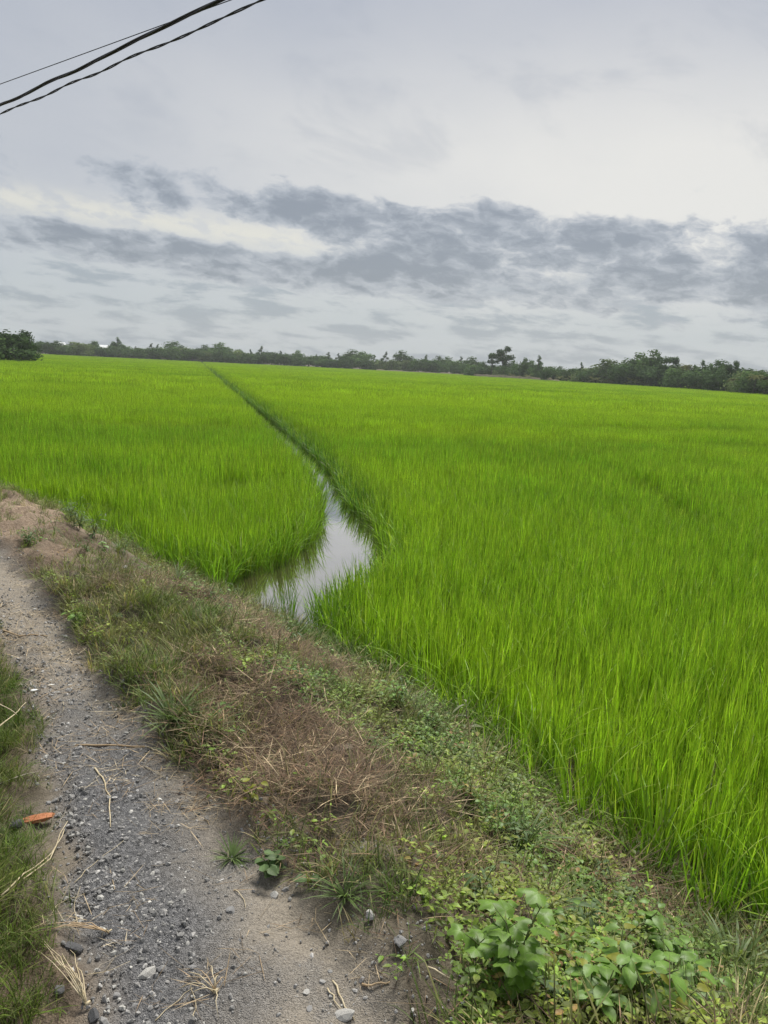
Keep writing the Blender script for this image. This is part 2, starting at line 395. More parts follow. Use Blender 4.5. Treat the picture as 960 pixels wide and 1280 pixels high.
# ------------------------------------------------------------------ ground, path, water
def axis(lo, hi, a, b, step, grow):
    c = list(np.arange(a, b + 1e-6, step)); s = step
    while c[-1] < hi: s *= grow; c.append(c[-1] + s)
    s = step
    while c[0] > lo: s *= grow; c.insert(0, c[0] - s)
    return np.array(c)
gx = axis(-5200, 5200, -4.6, 2.6, 0.045, 1.11); gy = axis(-600, 6500, 1.0, 9.0, 0.045, 1.11)
GX, GY = np.meshgrid(gx, gy); GZ = ground_z(GX, GY); nx, ny = len(gx), len(gy)
def zone_of(x, y):
    d = toe_d(x, y); pm = path_mask(x, y)
    tan = smooth(-x, 2.2, 3.4) * smooth(d, 0.2, 0.8) * smooth(y, 5.2, 6.4)
    tan = np.maximum(tan, 0.5 * smooth(fbm(x * 2.5, y * 2.5, 21), 0.56, 0.7) * smooth(d, 0.5, 1.4))
    dry = smooth(fbm(x * 1.1 + 3, y * 1.1, 31), 0.40, 0.60) * smooth(d, 0.2, 0.6)
    sdl = seg_dist(x, y, PATH_L)[0]; gravelly = smooth(sdl + .25 * (fbm(x * 4, y * 4, 97) - .5), .62, .22) * smooth(y, 4.2, 2.6)
    return pm, tan * (1 - pm), np.where(pm > .02, np.maximum(dry * (1 - pm), gravelly * pm), dry)
ZP, ZT, ZD = zone_of(GX, GY)
verts = np.stack([GX.ravel(), GY.ravel(), GZ.ravel()], 1)
idx = np.arange(nx * ny).reshape(ny, nx)
faces = np.stack([idx[:-1, :-1].ravel(), idx[:-1, 1:].ravel(), idx[1:, 1:].ravel(), idx[1:, :-1].ravel()], 1)
def fast_mesh(name, v, f, mat):
    m = bpy.data.meshes.new(name); m.vertices.add(len(v)); m.vertices.foreach_set('co', v.astype(np.float32).ravel())
    m.loops.add(f.size); m.loops.foreach_set('vertex_index', f.astype(np.int32).ravel())
    m.polygons.add(len(f)); m.polygons.foreach_set('loop_start', np.arange(0, f.size, f.shape[1], dtype=np.int32))
    m.polygons.foreach_set('use_smooth', np.ones(len(f), bool)); m.update(calc_edges=True); m.materials.append(mat); return m
def set_zone(m, a, b, c):
    at = m.attributes.new('zone', 'FLOAT_COLOR', 'POINT')
    at.data.foreach_set('color', np.stack([a.ravel(), b.ravel(), c.ravel(), np.ones(a.size)], 1).astype(np.float32).ravel())
gm = fast_mesh('ground', verts, faces, M_EARTH); set_zone(gm, ZP, ZT, ZD)
tag(obj('ground', gm), kind='structure')
fm = ZP.ravel()[faces].min(1) > 0.45
used = np.unique(faces[fm]); remap = np.zeros(nx * ny, int); remap[used] = np.arange(len(used))
cnt = np.bincount(remap[faces[fm]].ravel(), minlength=len(used))
pv = verts[used].copy(); pv[:, 2] += np.where(cnt == 4, 0.004, -0.012)   # rim dips into the ground
pm_ = fast_mesh('path', pv, remap[faces[fm]], M_EARTH); set_zone(pm_, ZP.ravel()[used], ZT.ravel()[used], ZD.ravel()[used])
tag(obj('path', pm_), kind='structure')
wq = [(-160, -60, WATER_Z), (260, -60, WATER_Z), (260, 440, WATER_Z), (-160, 440, WATER_Z)]
tag(obj('water', mesh_from('water', wq, [(0, 1, 2, 3)], [M_WATER])), kind='structure')

# ------------------------------------------------------------------ scattering by geometry nodes (only for uncountable growth)
def scatter_group(protos, name):
    coll = bpy.data.collections.new(name + '_shapes')
    for i, me in enumerate(protos):
        coll.objects.link(bpy.data.objects.new('%s_shape_%02d' % (name, i), me))
    ng = bpy.data.node_groups.new(name + '_scatter', 'GeometryNodeTree'); t = NT(ng)
    ng.interface.new_socket('Geometry', in_out='INPUT', socket_type='NodeSocketGeometry')
    ng.interface.new_socket('Geometry', in_out='OUTPUT', socket_type='NodeSocketGeometry')
    gi = t.new('NodeGroupInput'); go = t.new('NodeGroupOutput')
    ci = t.new('GeometryNodeCollectionInfo'); ci.inputs[0].default_value = coll
    ci.inputs[1].default_value = True; ci.inputs[2].default_value = True
    ip = t.new('GeometryNodeInstanceOnPoints')
    def na(nm, ty):
        n = t.new('GeometryNodeInputNamedAttribute', data_type=ty); n.inputs[0].default_value = nm
        return [s for s in n.outputs if s.enabled][0]
    e2r = t.new('FunctionNodeEulerToRotation'); t.link(na('rot', 'FLOAT_VECTOR'), e2r.inputs[0])
    t.link(gi.outputs[0], ip.inputs['Points']); t.link(ci.outputs[0], ip.inputs['Instance'])
    ip.inputs['Pick Instance'].default_value = True
    t.link(na('idx', 'INT'), ip.inputs['Instance Index']); t.link(e2r.outputs[0], ip.inputs['Rotation'])
    t.link(na('scl', 'FLOAT_VECTOR'), ip.inputs['Scale']); t.link(ip.outputs[0], go.inputs[0])
    return ng
def scatter(name, ng, pos, rot, scl, idx_, col):
    n = len(pos); m = bpy.data.meshes.new(name); m.vertices.add(n); m.vertices.foreach_set('co', pos.astype(np.float32).ravel())
    a = m.attributes.new('rot', 'FLOAT_VECTOR', 'POINT'); a.data.foreach_set('vector', rot.astype(np.float32).ravel())
    if scl.ndim == 1: scl = np.repeat(scl[:, None], 3, 1)
    a = m.attributes.new('scl', 'FLOAT_VECTOR', 'POINT'); a.data.foreach_set('vector', scl.astype(np.float32).ravel())
    a = m.attributes.new('idx', 'INT', 'POINT'); a.data.foreach_set('value', idx_.astype(np.int32))
    a = m.attributes.new('col', 'FLOAT_COLOR', 'POINT')
    a.data.foreach_set('color', np.concatenate([col, np.ones((n, 1))], 1).astype(np.float32).ravel())
    m.update(); o = obj(name, m); md = o.modifiers.new('scatter', 'NODES'); md.node_group = ng
    return o

# ------------------------------------------------------------------ rice
random.seed(3)
def rice_clump(n, rad, nseg, hmin, hmax, wd, droop=0.0, name='rice'):
    mb = MB()
    for i in range(n):
        a = random.uniform(0, 2 * math.pi); r = rad * math.sqrt(random.random())
        az_ = random.uniform(0, 2 * math.pi)
        u = random.random()
        L = random.uniform(hmin, hmax) * (1.0 if u < 0.8 else 0.75)
        lean = abs(random.gauss(0.07, 0.07)) + droop * random.uniform(0, 0.3)
        bend = abs(random.gauss(0.22, 0.22)) + (random.uniform(0.6, 1.7) if random.random() < 0.16 + 0.5 * droop else 0)
        blades(mb, (r * math.cos(a), r * math.sin(a), 0), az_, L, wd * random.uniform(0.7, 1.2), lean, bend, nseg, random.uniform(-.6, .6))
    return mb.mesh(name, [M_RICE])
def rice_patch(n, size, nseg, hmin, hmax, wd):
    mb = MB()
    for i in range(n):
        blades(mb, (random.uniform(-size / 2, size / 2), random.uniform(-size / 2, size / 2), 0), random.uniform(0, 6.283),
               random.uniform(hmin, hmax), wd * random.uniform(0.7, 1.3), abs(random.gauss(0.08, 0.08)), abs(random.gauss(0.22, 0.2)), nseg)
    return mb.mesh('rice_patch', [M_RICE])
RP = [rice_clump(19, 0.055, 6, 0.46, 0.69, 0.0084) for _ in range(6)]           # 0-5   near
RP += [rice_clump(14, 0.05, 7, 0.36, 0.72, 0.0098, 0.75) for _ in range(4)]      # 6-9   edge, drooping
RP += [rice_patch(115, 0.62, 3, 0.46, 0.70, 0.0105) for _ in range(4)]           # 10-13 middle distance
RP += [rice_patch(260, 2.3, 2, 0.48, 0.74, 0.026) for _ in range(4)]           # 14-17 far
NG_RICE = scatter_group(RP, 'rice')

DIR = np.array([-0.25, 1.0]); 
def ditch_x(y): return -1.29 - 0.249 * (y - 16.0)
L_EDGE = [(-1.72, 7.95), (-1.53, 8.5), (-1.12, 9.15), (-0.92, 10.3), (-1.05, 12.6), (-1.25, 14.5), (-1.66, 16.4), (-2.68, 20.5), (-5.3, 31.0), (ditch_x(62) - .34, 62), (ditch_x(440) - .4, 440)]
L_POLY = L_EDGE + [(-420, 440), (-420, 268), (-92, 73), (-33, 31), (-12.2, 15.8), (-6.1, 11.5), (-4.2, 10.1), (-3.1, 9.05), (-2.3, 8.25)]
R_EDGE = [(1.95, 2.66), (1.52, 2.98), (1.30, 3.36), (1.08, 3.68), (0.83, 4.26), (0.56, 4.86), (0.2, 5.45), (-0.25, 6.0), (-0.52, 6.6), (-0.6, 7.2),
          (-0.25, 7.9), (-0.02, 8.6), (0.06, 9.6), (-0.15, 11.4), (-0.72, 13.6), (-1.08, 16.2), (-2.0, 20.5), (-4.6, 31.0), (ditch_x(62) + .34, 62), (ditch_x(440) + .4, 440)]
R_POLY = R_EDGE + [(420, 440), (420, -20), (9, -2.0), (3.3, 1.9)]

TRACKS = [[at_z(*p, -0.2)[:2] for p in q] for q in (
    [(640, 545), (700, 562), (770, 572), (820, 592), (872, 628)],
    [(480, 492), (640, 508), (800, 528), (958, 545)],
    [(560, 480), (760, 492), (958, 507)],
    [(20, 592), (110, 602), (180, 618)],
    [(250, 590), (330, 578), (380, 575)],
    [(60, 470), (180, 478), (235, 492)])]
def rice_points(poly):
    P_, I_, S_, T_ = [], [], [], []
    def band(r0, r1, step, i0, i1, amax):
        xs = np.arange(-r1, r1, step); ys = np.arange(-1.0 if r1 < 20 else r0 * 0.6, r1, step)
        if r1 > 100: xs = np.arange(-r1 * 0.75, r1 * 0.75, step)
        x, y = np.meshgrid(xs, ys); x = x.ravel() + rng.uniform(-.5, .5, x.size) * step; y = y.ravel() + rng.uniform(-.5, .5, y.size) * step
        d = np.hypot(x, y); k = (d >= r0) & (d < r1) & (np.abs(np.arctan2(x, y)) < amax + 2.0 / np.maximum(d, 1)); x, y = x[k], y[k]
        k = inside(x, y, poly); x, y = x[k], y[k]
        if i0: k = (np.abs(x - ditch_x(y)) > 8) | (seg_dist(x, y, poly, True)[0] > (0.36 if i0 == 10 else 1.15)); x, y = x[k], y[k]
        P_.append(np.stack([x, y], 1)); I_.append(rng.integers(i0, i1, len(x)))
        S_.append(np.full(len(x), i0))
    band(0.5, 14, 0.115, 0, 6, R(40))
    band(14, 52, 0.40, 10, 14, R(36))
    band(52, 440, 1.45, 14, 18, R(34))
    # single plants along both lips of the ditch, so that it stays open as a narrow line
    for y0, y1, wdt, step in ((13, 52, 0.42, 0.125), (52, 170, 1.25, 0.19)):
        ys = np.arange(y0, y1, step); us = np.arange(-wdt - 1.2, wdt + 1.2, step)
        u, y = np.meshgrid(us, ys); u = u.ravel() + rng.uniform(-.5, .5, u.size) * step; y = y.ravel() + rng.uniform(-.5, .5, y.size) * step
        x = ditch_x(y) + u; d = np.hypot(x, y)
        k = inside(x, y, poly) & (d >= max(14, y0)); x, y = x[k], y[k]
        k = seg_dist(x, y, poly, True)[0] < wdt; x, y = x[k], y[k]
        P_.append(np.stack([x, y], 1)); I_.append(rng.integers(0, 6, len(x))); S_.append(np.zeros(len(x), int))
    return np.concatenate(P_), np.concatenate(I_), np.concatenate(S_)
def make_rice(poly, edge, label):
    p, ii, lod = rice_points(poly); x, y = p[:, 0], p[:, 1]; n = len(x)
    ed, es = seg_dist(x, y, poly, True)
    thin = (rng.random(n) < smooth(ed, -0.05, 0.12) + 0.25) | (lod > 0)
    thin &= ~((fbm(x * 0.9, y * 0.9, 71) < 0.30) & (rng.random(n) < 0.5) & (lod == 0))
    p, ii, lod, x, y, ed = p[thin], ii[thin], lod[thin], x[thin], y[thin], ed[thin]; n = len(x)
    # outward direction at the edge of the stand (numeric gradient of the distance)
    e = 0.03; gxx = seg_dist(x + e, y, poly, True)[0] - ed; gyy = seg_dist(x, y + e, poly, True)[0] - ed
    out_phi = np.arctan2(-gyy, -gxx)
    near_edge = (ed < 0.26) & (lod == 0)
    phi = np.where(near_edge, out_phi + rng.normal(0, .5, n), rng.normal(0.2, 1.6, n))
    tl = np.abs(rng.normal(0.04, 0.05, n)) + np.where(near_edge, rng.uniform(0.05, 0.30, n) * smooth(ed, 0.3, 0.02), 0)
    ii = np.where(near_edge & (rng.random(n) < 0.75), rng.integers(6, 10, n), ii)
    dist = np.hypot(x, y); ang = np.arctan2(x, y)
    h = 0.86 + 0.26 * fbm(x * 0.35, y * 0.35, 41) + 0.34 * (fbm(x * 2.6, y * 2.6, 42, 3) - 0.5)
    # rows that stand lower, where somebody walked through, and long uneven swathes
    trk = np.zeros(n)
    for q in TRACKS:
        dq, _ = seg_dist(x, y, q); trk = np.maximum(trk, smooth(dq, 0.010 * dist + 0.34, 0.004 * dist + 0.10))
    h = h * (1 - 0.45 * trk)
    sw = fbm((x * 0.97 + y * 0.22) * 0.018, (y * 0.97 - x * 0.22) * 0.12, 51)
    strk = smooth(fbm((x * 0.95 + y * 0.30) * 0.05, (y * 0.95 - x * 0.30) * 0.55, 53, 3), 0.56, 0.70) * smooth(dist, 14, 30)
    h = h * (1 + 0.30 * (sw - 0.5)) * (1 - 0.28 * strk)
    h = np.where(lod == 0, h * rng.uniform(0.88, 1.08, n), h * rng.uniform(0.95, 1.04, n)) * np.where(near_edge, 0.9, 1.0)
    wid = np.where(lod == 0, rng.uniform(0.9, 1.15, n), 1.0)
    g1 = fbm(x * 0.25, y * 0.25, 61); g2 = fbm(x * 0.04 + 5, y * 0.09, 62); g3 = rng.normal(0, 1, n)
    a = np.clip(0.5 + 1.2 * (g1 - 0.5) + 1.0 * (g2 - 0.5) + 0.10 * g3 + 1.3 * (sw - .5) + 0.25 * smooth(dist, 15, 120) - 0.12 * smooth(dist, 9, 4), 0, 1)[:, None]
    c = (1 - a) * np.array([0.175, 0.340, 0.024]) + a * np.array([0.345, 0.51, 0.032])
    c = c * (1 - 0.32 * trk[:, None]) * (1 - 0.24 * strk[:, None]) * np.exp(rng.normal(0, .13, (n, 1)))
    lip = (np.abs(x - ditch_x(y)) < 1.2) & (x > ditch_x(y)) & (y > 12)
    deep = (smooth(ed, 0.45, 0.0) * (lod == 0) * 0.5 + smooth(ed, 0.75, 0.25) * lip * 0.4)[:, None]              # darker green towards the edge of each stand and on the ditch's right lip
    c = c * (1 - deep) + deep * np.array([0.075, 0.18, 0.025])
    rot = np.stack([np.zeros(n), tl, phi], 1)
    pos = np.stack([x, y, np.full(n, FIELD_Z + 0.01)], 1)
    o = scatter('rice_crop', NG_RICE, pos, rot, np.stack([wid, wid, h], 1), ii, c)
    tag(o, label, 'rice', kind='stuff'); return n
n1 = make_rice(L_POLY, L_EDGE, 'bright green young rice ending in a rounded corner at the muddy pool')
n2 = make_rice(R_POLY, R_EDGE, 'bright green young rice growing right up to the weedy bank')
print('rice', n1, n2)
# ------------------------------------------------------------------ growth on the bank (uncountable: scattered)
random.seed(11)
def ribbon_proto(n, rad, lo, hi, wd, lean, bend, nseg, mat, z0=(0, 0)):
    mb = MB()
    for i in range(n):
        a = random.uniform(0, 6.283); r = rad * math.sqrt(random.random())
        blades(mb, (r * math.cos(a), r * math.sin(a), random.uniform(*z0)), random.uniform(0, 6.283), random.uniform(lo, hi), wd * random.uniform(0.6, 1.3),
               random.uniform(*lean), random.uniform(*bend), nseg, random.uniform(-.5, .5))
    return mb.mesh('tuft', [mat])
def leaflet(mb, base, az_, L, W, pitch, fold=0.25):
    """small pointed oval leaf, folded along the midrib"""
    ca, sa = math.cos(az_), math.sin(az_); cp, sp_ = math.cos(pitch), math.sin(pitch)
    v = []; prof = [(0.0, 0.0), (0.28, 0.42), (0.6, 0.5), (1.0, 0.0)]
    pts = []
    for t, wv_ in prof:
        for s_ in ((0,) if wv_ == 0 else (-1, 0, 1)):
            lx = L * t; ly = s_ * W * wv_; lz = abs(s_) * W * wv_ * fold - 0.25 * L * t * t
            gx_ = lx * cp - lz * sp_; gz_ = lx * sp_ + lz * cp
            pts.append((base[0] + gx_ * ca - ly * sa, base[1] + gx_ * sa + ly * ca, base[2] + gz_))
    f = [(0, 2, 1), (0, 3, 2), (1, 2, 5, 4), (2, 3, 6, 5), (4, 5, 7), (5, 6, 7)]
    mb.add(pts, f, [0, .3, .3, .3, .6, .6, .6, 1])
def cover_proto(n, rad, lo, hi, hgt):
    mb = MB()
    for i in range(n):
        a = random.uniform(0, 6.283); r = rad * math.sqrt(random.random()); z = random.uniform(0.005, hgt)
        L = random.uniform(lo, hi)
        leaflet(mb, (r * math.cos(a), r * math.sin(a), z), random.uniform(0, 6.283), L, L * random.uniform(.38, .6), random.uniform(-0.2, 0.8))
    for i in range(3):
        a = random.uniform(0, 6.283); blades(mb, (0, 0, 0), a, rad * 1.2, 0.002, 0.7, 0.8, 3)
    return mb.mesh('cover', [M_COVER])
def stone_mesh(seed, mats, sub=1, sharp=0.35):
    r_ = random.Random(seed); t_ = (1 + 5 ** .5) / 2
    v = [(-1, t_, 0), (1, t_, 0), (-1, -t_, 0), (1, -t_, 0), (0, -1, t_), (0, 1, t_), (0, -1, -t_), (0, 1, -t_), (t_, 0, -1), (t_, 0, 1), (-t_, 0, -1), (-t_, 0, 1)]
    f = [(0, 11, 5), (0, 5, 1), (0, 1, 7), (0, 7, 10), (0, 10, 11), (1, 5, 9), (5, 11, 4), (11, 10, 2), (10, 7, 6), (7, 1, 8), (3, 9, 4), (3, 4, 2), (3, 2, 6), (3, 6, 8), (3, 8, 9), (4, 9, 5), (2, 4, 11), (6, 2, 10), (8, 6, 7), (9, 8, 1)]
    v = [Vector(p).normalized() for p in v]
    for _ in range(sub):
        cache = {}; nf = []
        def mid(a, b):
            k = (min(a, b), max(a, b))
            if k not in cache: v.append(((v[a] + v[b]) / 2).normalized()); cache[k] = len(v) - 1
            return cache[k]
        for a, b, c in f:
            ab, bc, ca_ = mid(a, b), mid(b, c), mid(c, a); nf += [(a, ab, ca_), (b, bc, ab), (c, ca_, bc), (ab, bc, ca_)]
        f = nf
    cuts = [(Vector((r_.gauss(0, 1), r_.gauss(0, 1), r_.gauss(0, .8))).normalized(), r_.uniform(0.5, 0.85)) for _ in range(7)]
    sc = (r_.uniform(0.8, 1.3), r_.uniform(0.65, 1.0), r_.uniform(0.5, 0.8)); out = []
    for p in v:
        q = p * (1 + r_.uniform(-.06, .06))
        for nrm, dd in cuts:
            e = q.dot(nrm) - dd
            if e > 0: q = q - nrm * e
        out.append((q.x * sc[0], q.y * sc[1], q.z * sc[2]))
    return mesh_from('stone', out, f, mats)

GP = [ribbon_proto(11, 0.03, 0.05, 0.14, 0.0036, (0.3, 1.3), (0.2, 1.3), 4, M_GRASS) for _ in range(4)]        # 0-3 short grass
GP += [ribbon_proto(12, 0.035, 0.10, 0.24, 0.0044, (0.15, 1.0), (0.4, 1.5), 5, M_GRASS) for _ in range(4)]       # 4-7 long grass
GP += [ribbon_proto(9, 0.06, 0.05, 0.17, 0.0032, (1.1, 1.65), (-0.25, 0.45), 3, M_STRAW, (0.004, 0.035)) for _ in range(4)]  # 8-11 matted straw
GP += [cover_proto(12, 0.045, 0.010, 0.028, 0.085) for _ in range(4)]                                               # 12-15 small leaves
NG_BANK = scatter_group(GP, 'bank')

def G(x, y, blobs):
    s_ = np.zeros(x.shape)
    for px_, py_, rad, wt in blobs:
        c = ground_at(px_, py_); s_ = s_ + wt * np.exp(-((x - c[0]) ** 2 + (y - c[1]) ** 2) / (rad * rad))
    return s_
DRY = [(215, 735, .42, .9), (270, 760, .45, 1.1), (330, 795, .40, 1.0), (395, 825, .28, .8), (300, 880, .42, 1.1), (340, 940, .40, 1.2), (400, 970, .34, 1.0), (310, 990, .22, .8), (350, 905, .3, .9),
       (440, 1000, .25, .7), (790, 1130, .18, .8), (850, 1175, .16, .9), (160, 735, .3, .6), (700, 1085, .15, .5)]
LUSH = [(640, 1190, .26, 1.2), (720, 1200, .28, 1.2), (800, 1210, .25, 1.2), (700, 1120, .2, .9), (860, 1230, .2, .9), (640, 1260, .2, 1), (760, 1262, .2, 1), (420, 880, .3, .8), (470, 930, .3, .8), (540, 960, .26, .9),
        (600, 1000, .25, .9), (640, 1050, .22, .8), (330, 840, .25, .6), (560, 900, .25, .8), (90, 780, .3, .4), (280, 960, .12, .6), (310, 985, .1, .6)]
GREEN = [(110, 700, .4, .6), (150, 780, .45, .9), (210, 870, .35, 1.0), (250, 890, .3, .9), (200, 800, .4, .8), (420, 1110, .14, .6), (560, 1060, .2, .6), (930, 1240, .25, .9), (330, 1130, .1, .3), (250, 700, .3, .6)]
BARE = [(120, 682, .5, .8), (60, 690, .7, .9), (60, 650, .8, 1.0), (20, 640, .9, 1.0), (-30, 660, 1.0, 1.0), (100, 670, .5, .7), (420, 1230, .22, .9), (480, 1180, .2, .8), (380, 1170, .15, .8), (500, 1260, .2, .6), (420, 1050, .16, .6), (350, 1060, .15, .5)]
def bank_scatter():
    N = 150000
    x = rng.uniform(-7.5, 3.2, N); y = rng.uniform(0.9, 12, N); d = toe_d(x, y)
    k = (d > -0.12) & (d < 3.2) & (y - 0.2 > 0.9) & (np.abs(np.arctan2(x, y)) < R(42)); x, y, d = x[k], y[k], d[k]
    _, sidep = seg_dist(x, y, PATH_R); k = sidep < 0.0; x, y, d = x[k], y[k], d[k]       # right of the path only
    pm = path_mask(x, y); k = rng.random(len(x)) > pm * 1.1; x, y, d, pm = x[k], y[k], d[k], pm[k]
    n = len(x); nzv = fbm(x * 2.6, y * 2.6, 81, 3) - 0.5; nzs = fbm(x * 9, y * 9, 82, 2) - 0.5
    dry = G(x, y, DRY) + 1.1 * nzv + .5 * nzs; lush = G(x, y, LUSH) + 0.9 * (fbm(x * 3, y * 3, 83, 3) - 0.5) + 0.25 * smooth(d, 0.9, 0.2)
    grn = G(x, y, GREEN) + 0.30 + 0.8 * (fbm(x * 2, y * 2, 84, 3) - 0.5); bare = G(x, y, BARE) + 0.4 * nzv
    near = smooth(np.hypot(x, y), 9, 4)
    keep = rng.random(n) > np.clip(bare, 0, 0.93)
    x, y, d, dry, lush, grn, nzv, nzs = [q[keep] for q in (x, y, d, dry, lush, grn, nzv, nzs)]; n = len(x)
    wts = np.stack([np.clip(grn, .05, None) * 0.8, 0.09 + 0.35 * np.clip(grn - .5, 0, 1) + 0.25 * smooth(d, .5, .0), np.clip(dry, .10, None) * 0.9, np.clip(lush, .03, None) * 0.95], 1)
    wts /= wts.sum(1, keepdims=True); cum = wts.cumsum(1); kind = (rng.random(n)[:, None] > cum).sum(1).clip(0, 3)
    ii = kind * 4 + rng.integers(0, 4, n)
    z = ground_z(x, y) - 0.004 + np.where(kind == 2, rng.uniform(0, .05, n) * np.clip(dry, 0, 1.3), 0)
    a = rng.random((n, 1)); m = np.clip(.5 + 2.2 * nzv + .5 * nzs, 0, 1)[:, None]
    gA = np.array([0.07, 0.125, 0.022]); gB = np.array([0.15, 0.165, 0.05]); gC = np.array([0.23, 0.19, 0.10])
    cg = (1 - m) * gA + m * gB; dd_ = np.clip(dry, 0, 1)[:, None]; cg = cg * (1 - .55 * dd_) + .55 * dd_ * gC
    cg = np.where(a > .9, gC * 1.2, cg)
    cs = np.where(a < .66, np.array([0.088, 0.054, 0.032]), np.where(a < .91, np.array([0.18, 0.12, 0.07]), np.array([0.40, 0.31, 0.19])))
    cc = (1 - m) * np.array([0.095, 0.19, 0.028]) + m * np.array([0.19, 0.24, 0.03]); cc = np.where(a > .95, np.array([.22, .14, .05]), cc)
    c = np.where((kind == 2)[:, None], cs, np.where((kind == 3)[:, None], cc, cg)) * np.where(kind == 2, 1.0, 1.2)[:, None] * np.exp(rng.normal(0, .22, (n, 1)))
    s_ = rng.uniform(.65, 1.25, n) * np.where(kind == 3, 1.1, 1.0) * np.where(kind == 1, rng.uniform(.5, 1, n), 1) * (1 + .55 * smooth(d, .7, .15))
    rot = np.stack([rng.normal(0, .12, n), rng.normal(0, .12, n), rng.uniform(0, 6.283, n)], 1)
    pos = np.stack([x, y, z], 1)
    for kd, nm, lab, cat in ((0, 'bank_grass', 'thin olive green and yellowish grass covering the earth bank', 'grass'), (2, 'matted_straw', 'matted reddish brown dead straw strewn over the earth bank', 'straw'),
                             (3, 'ground_cover', 'low creeping small leaved weeds spreading over the bank slope', 'weeds')):
        k = (kind == kd) | ((kind == 1) if kd == 0 else False)
        tag(scatter(nm, NG_BANK, pos[k], rot[k], s_[k], ii[k], c[k]), lab, cat, kind='stuff')
    # grass verge on the other side of the path
    N = 75000; x = rng.uniform(-6, -0.2, N); y = rng.uniform(0.9, 8, N)
    _, sp_ = seg_dist(x, y, PATH_L); sd = seg_dist(x, y, PATH_L)[0]
    k = (sp_ < 0) & (sd < 1.8) & (np.arctan2(x, y) > -R(44)); x, y, sd = x[k], y[k], sd[k]
    edge_n = fbm(x * 4, y * 4, 91, 3) - .5
    k = rng.random(len(x)) < smooth(sd + .25 * edge_n, -0.02, 0.17) * .95 + .05; x, y, sd = x[k], y[k], sd[k]; n = len(x)
    mm = np.clip(.5 + 1.8 * (fbm(x * 3, y * 3, 92, 3) - .5), 0, 1)[:, None]; a = rng.random((n, 1))
    c = (1 - mm) * np.array([0.07, 0.125, 0.018]) + mm * np.array([0.125, 0.165, 0.03]); c = np.where(a > .93, np.array([.26, .22, .12]), c) * np.exp(rng.normal(0, .2, (n, 1)))
    ii = np.where(rng.random(n) < .25 + smooth(sd, .02, .3) * .5, rng.integers(4, 8, n), rng.integers(0, 4, n))
    s_ = rng.uniform(.5, 1.05, n) * (0.55 + .45 * smooth(sd, 0, .4))
    rot = np.stack([rng.normal(0, .15, n), rng.normal(0, .15, n), rng.uniform(0, 6.283, n)], 1)
    tag(scatter('verge_grass', NG_BANK, np.stack([x, y, ground_z(x, y) - .004], 1), rot, s_, ii, c), 'lush green grass verge along the gravel edge of the path', 'grass', kind='stuff')
    # broken bits of straw lying on the path
    N = 6500; x = rng.uniform(-4.5, .4, N); y = rng.uniform(1.0, 7.5, N); pm = path_mask(x, y)
    strawy = G(x, y, [(160, 940, .28, 1), (60, 790, .5, 1), (250, 990, .2, .8), (130, 870, .3, .6), (40, 1150, .12, .6), (100, 1190, .12, .6), (260, 1240, .1, .5), (230, 1020, .15, .4), (60, 700, .6, .5)])
    k = (pm > .2) & (rng.random(N) < .10 + strawy * .9); x, y = x[k], y[k]; n = len(x); a = rng.random((n, 1))
    c = np.where(a < .5, np.array([.32, .25, .16]), np.where(a < .8, np.array([.22, .16, .10]), np.array([.46, .39, .27]))) * np.exp(rng.normal(0, .15, (n, 1)))
    rot = np.stack([rng.normal(0, .05, n), rng.normal(0, .05, n), rng.uniform(0, 6.283, n)], 1)
    tag(scatter('straw_litter', NG_BANK, np.stack([x, y, ground_z(x, y) + .002], 1), rot, np.stack([rng.uniform(.5, .95, n)] * 2 + [np.full(n, .35)], 1), rng.integers(8, 12, n), c),
        'scattered bits of pale dry straw on the gravel path', 'straw', kind='stuff')
    # gravel
    protos = [stone_mesh(s2, [M_GRAVEL], 0) for s2 in range(6)]
    ng = scatter_group(protos, 'gravel')
    N = 190000; x = rng.uniform(-4.6, .9, N); y = rng.uniform(1.0, 7.0, N); pm = path_mask(x, y)
    sdL = seg_dist(x, y, PATH_L)[0]; sdR = seg_dist(x, y, PATH_R)[0]
    rough = .28 + 1.1 * smooth(sdL, .55, .12) + .25 * smooth(fbm(x * 3, y * 3, 95), .5, .65)
    off = smooth(sdR, .45, .0) * (1 - pm) * .55
    k = rng.random(N) < (pm * rough + off) * (.35 + .65 * smooth(y, 5, 2)); x, y = x[k], y[k]; n = len(x)
    s_ = np.minimum(.0016 + rng.exponential(.0024, n) * (.55 + .55 * rough[k]), .014); a = rng.random((n, 1))
    c = np.where(a < .5, np.array([.20, .195, .185]), np.where(a < .85, np.array([.29, .28, .265]), np.array([.36, .35, .32]))) * np.exp(rng.normal(0, .2, (n, 1)))
    tag(scatter('gravel', ng, np.stack([x, y, ground_z(x, y) + .003 + s_ * .05], 1), rng.uniform(0, 6.283, (n, 3)), s_, rng.integers(0, 6, n), c),
        'loose fine grey gravel strewn over the path', 'gravel', kind='stuff')
bank_scatter()

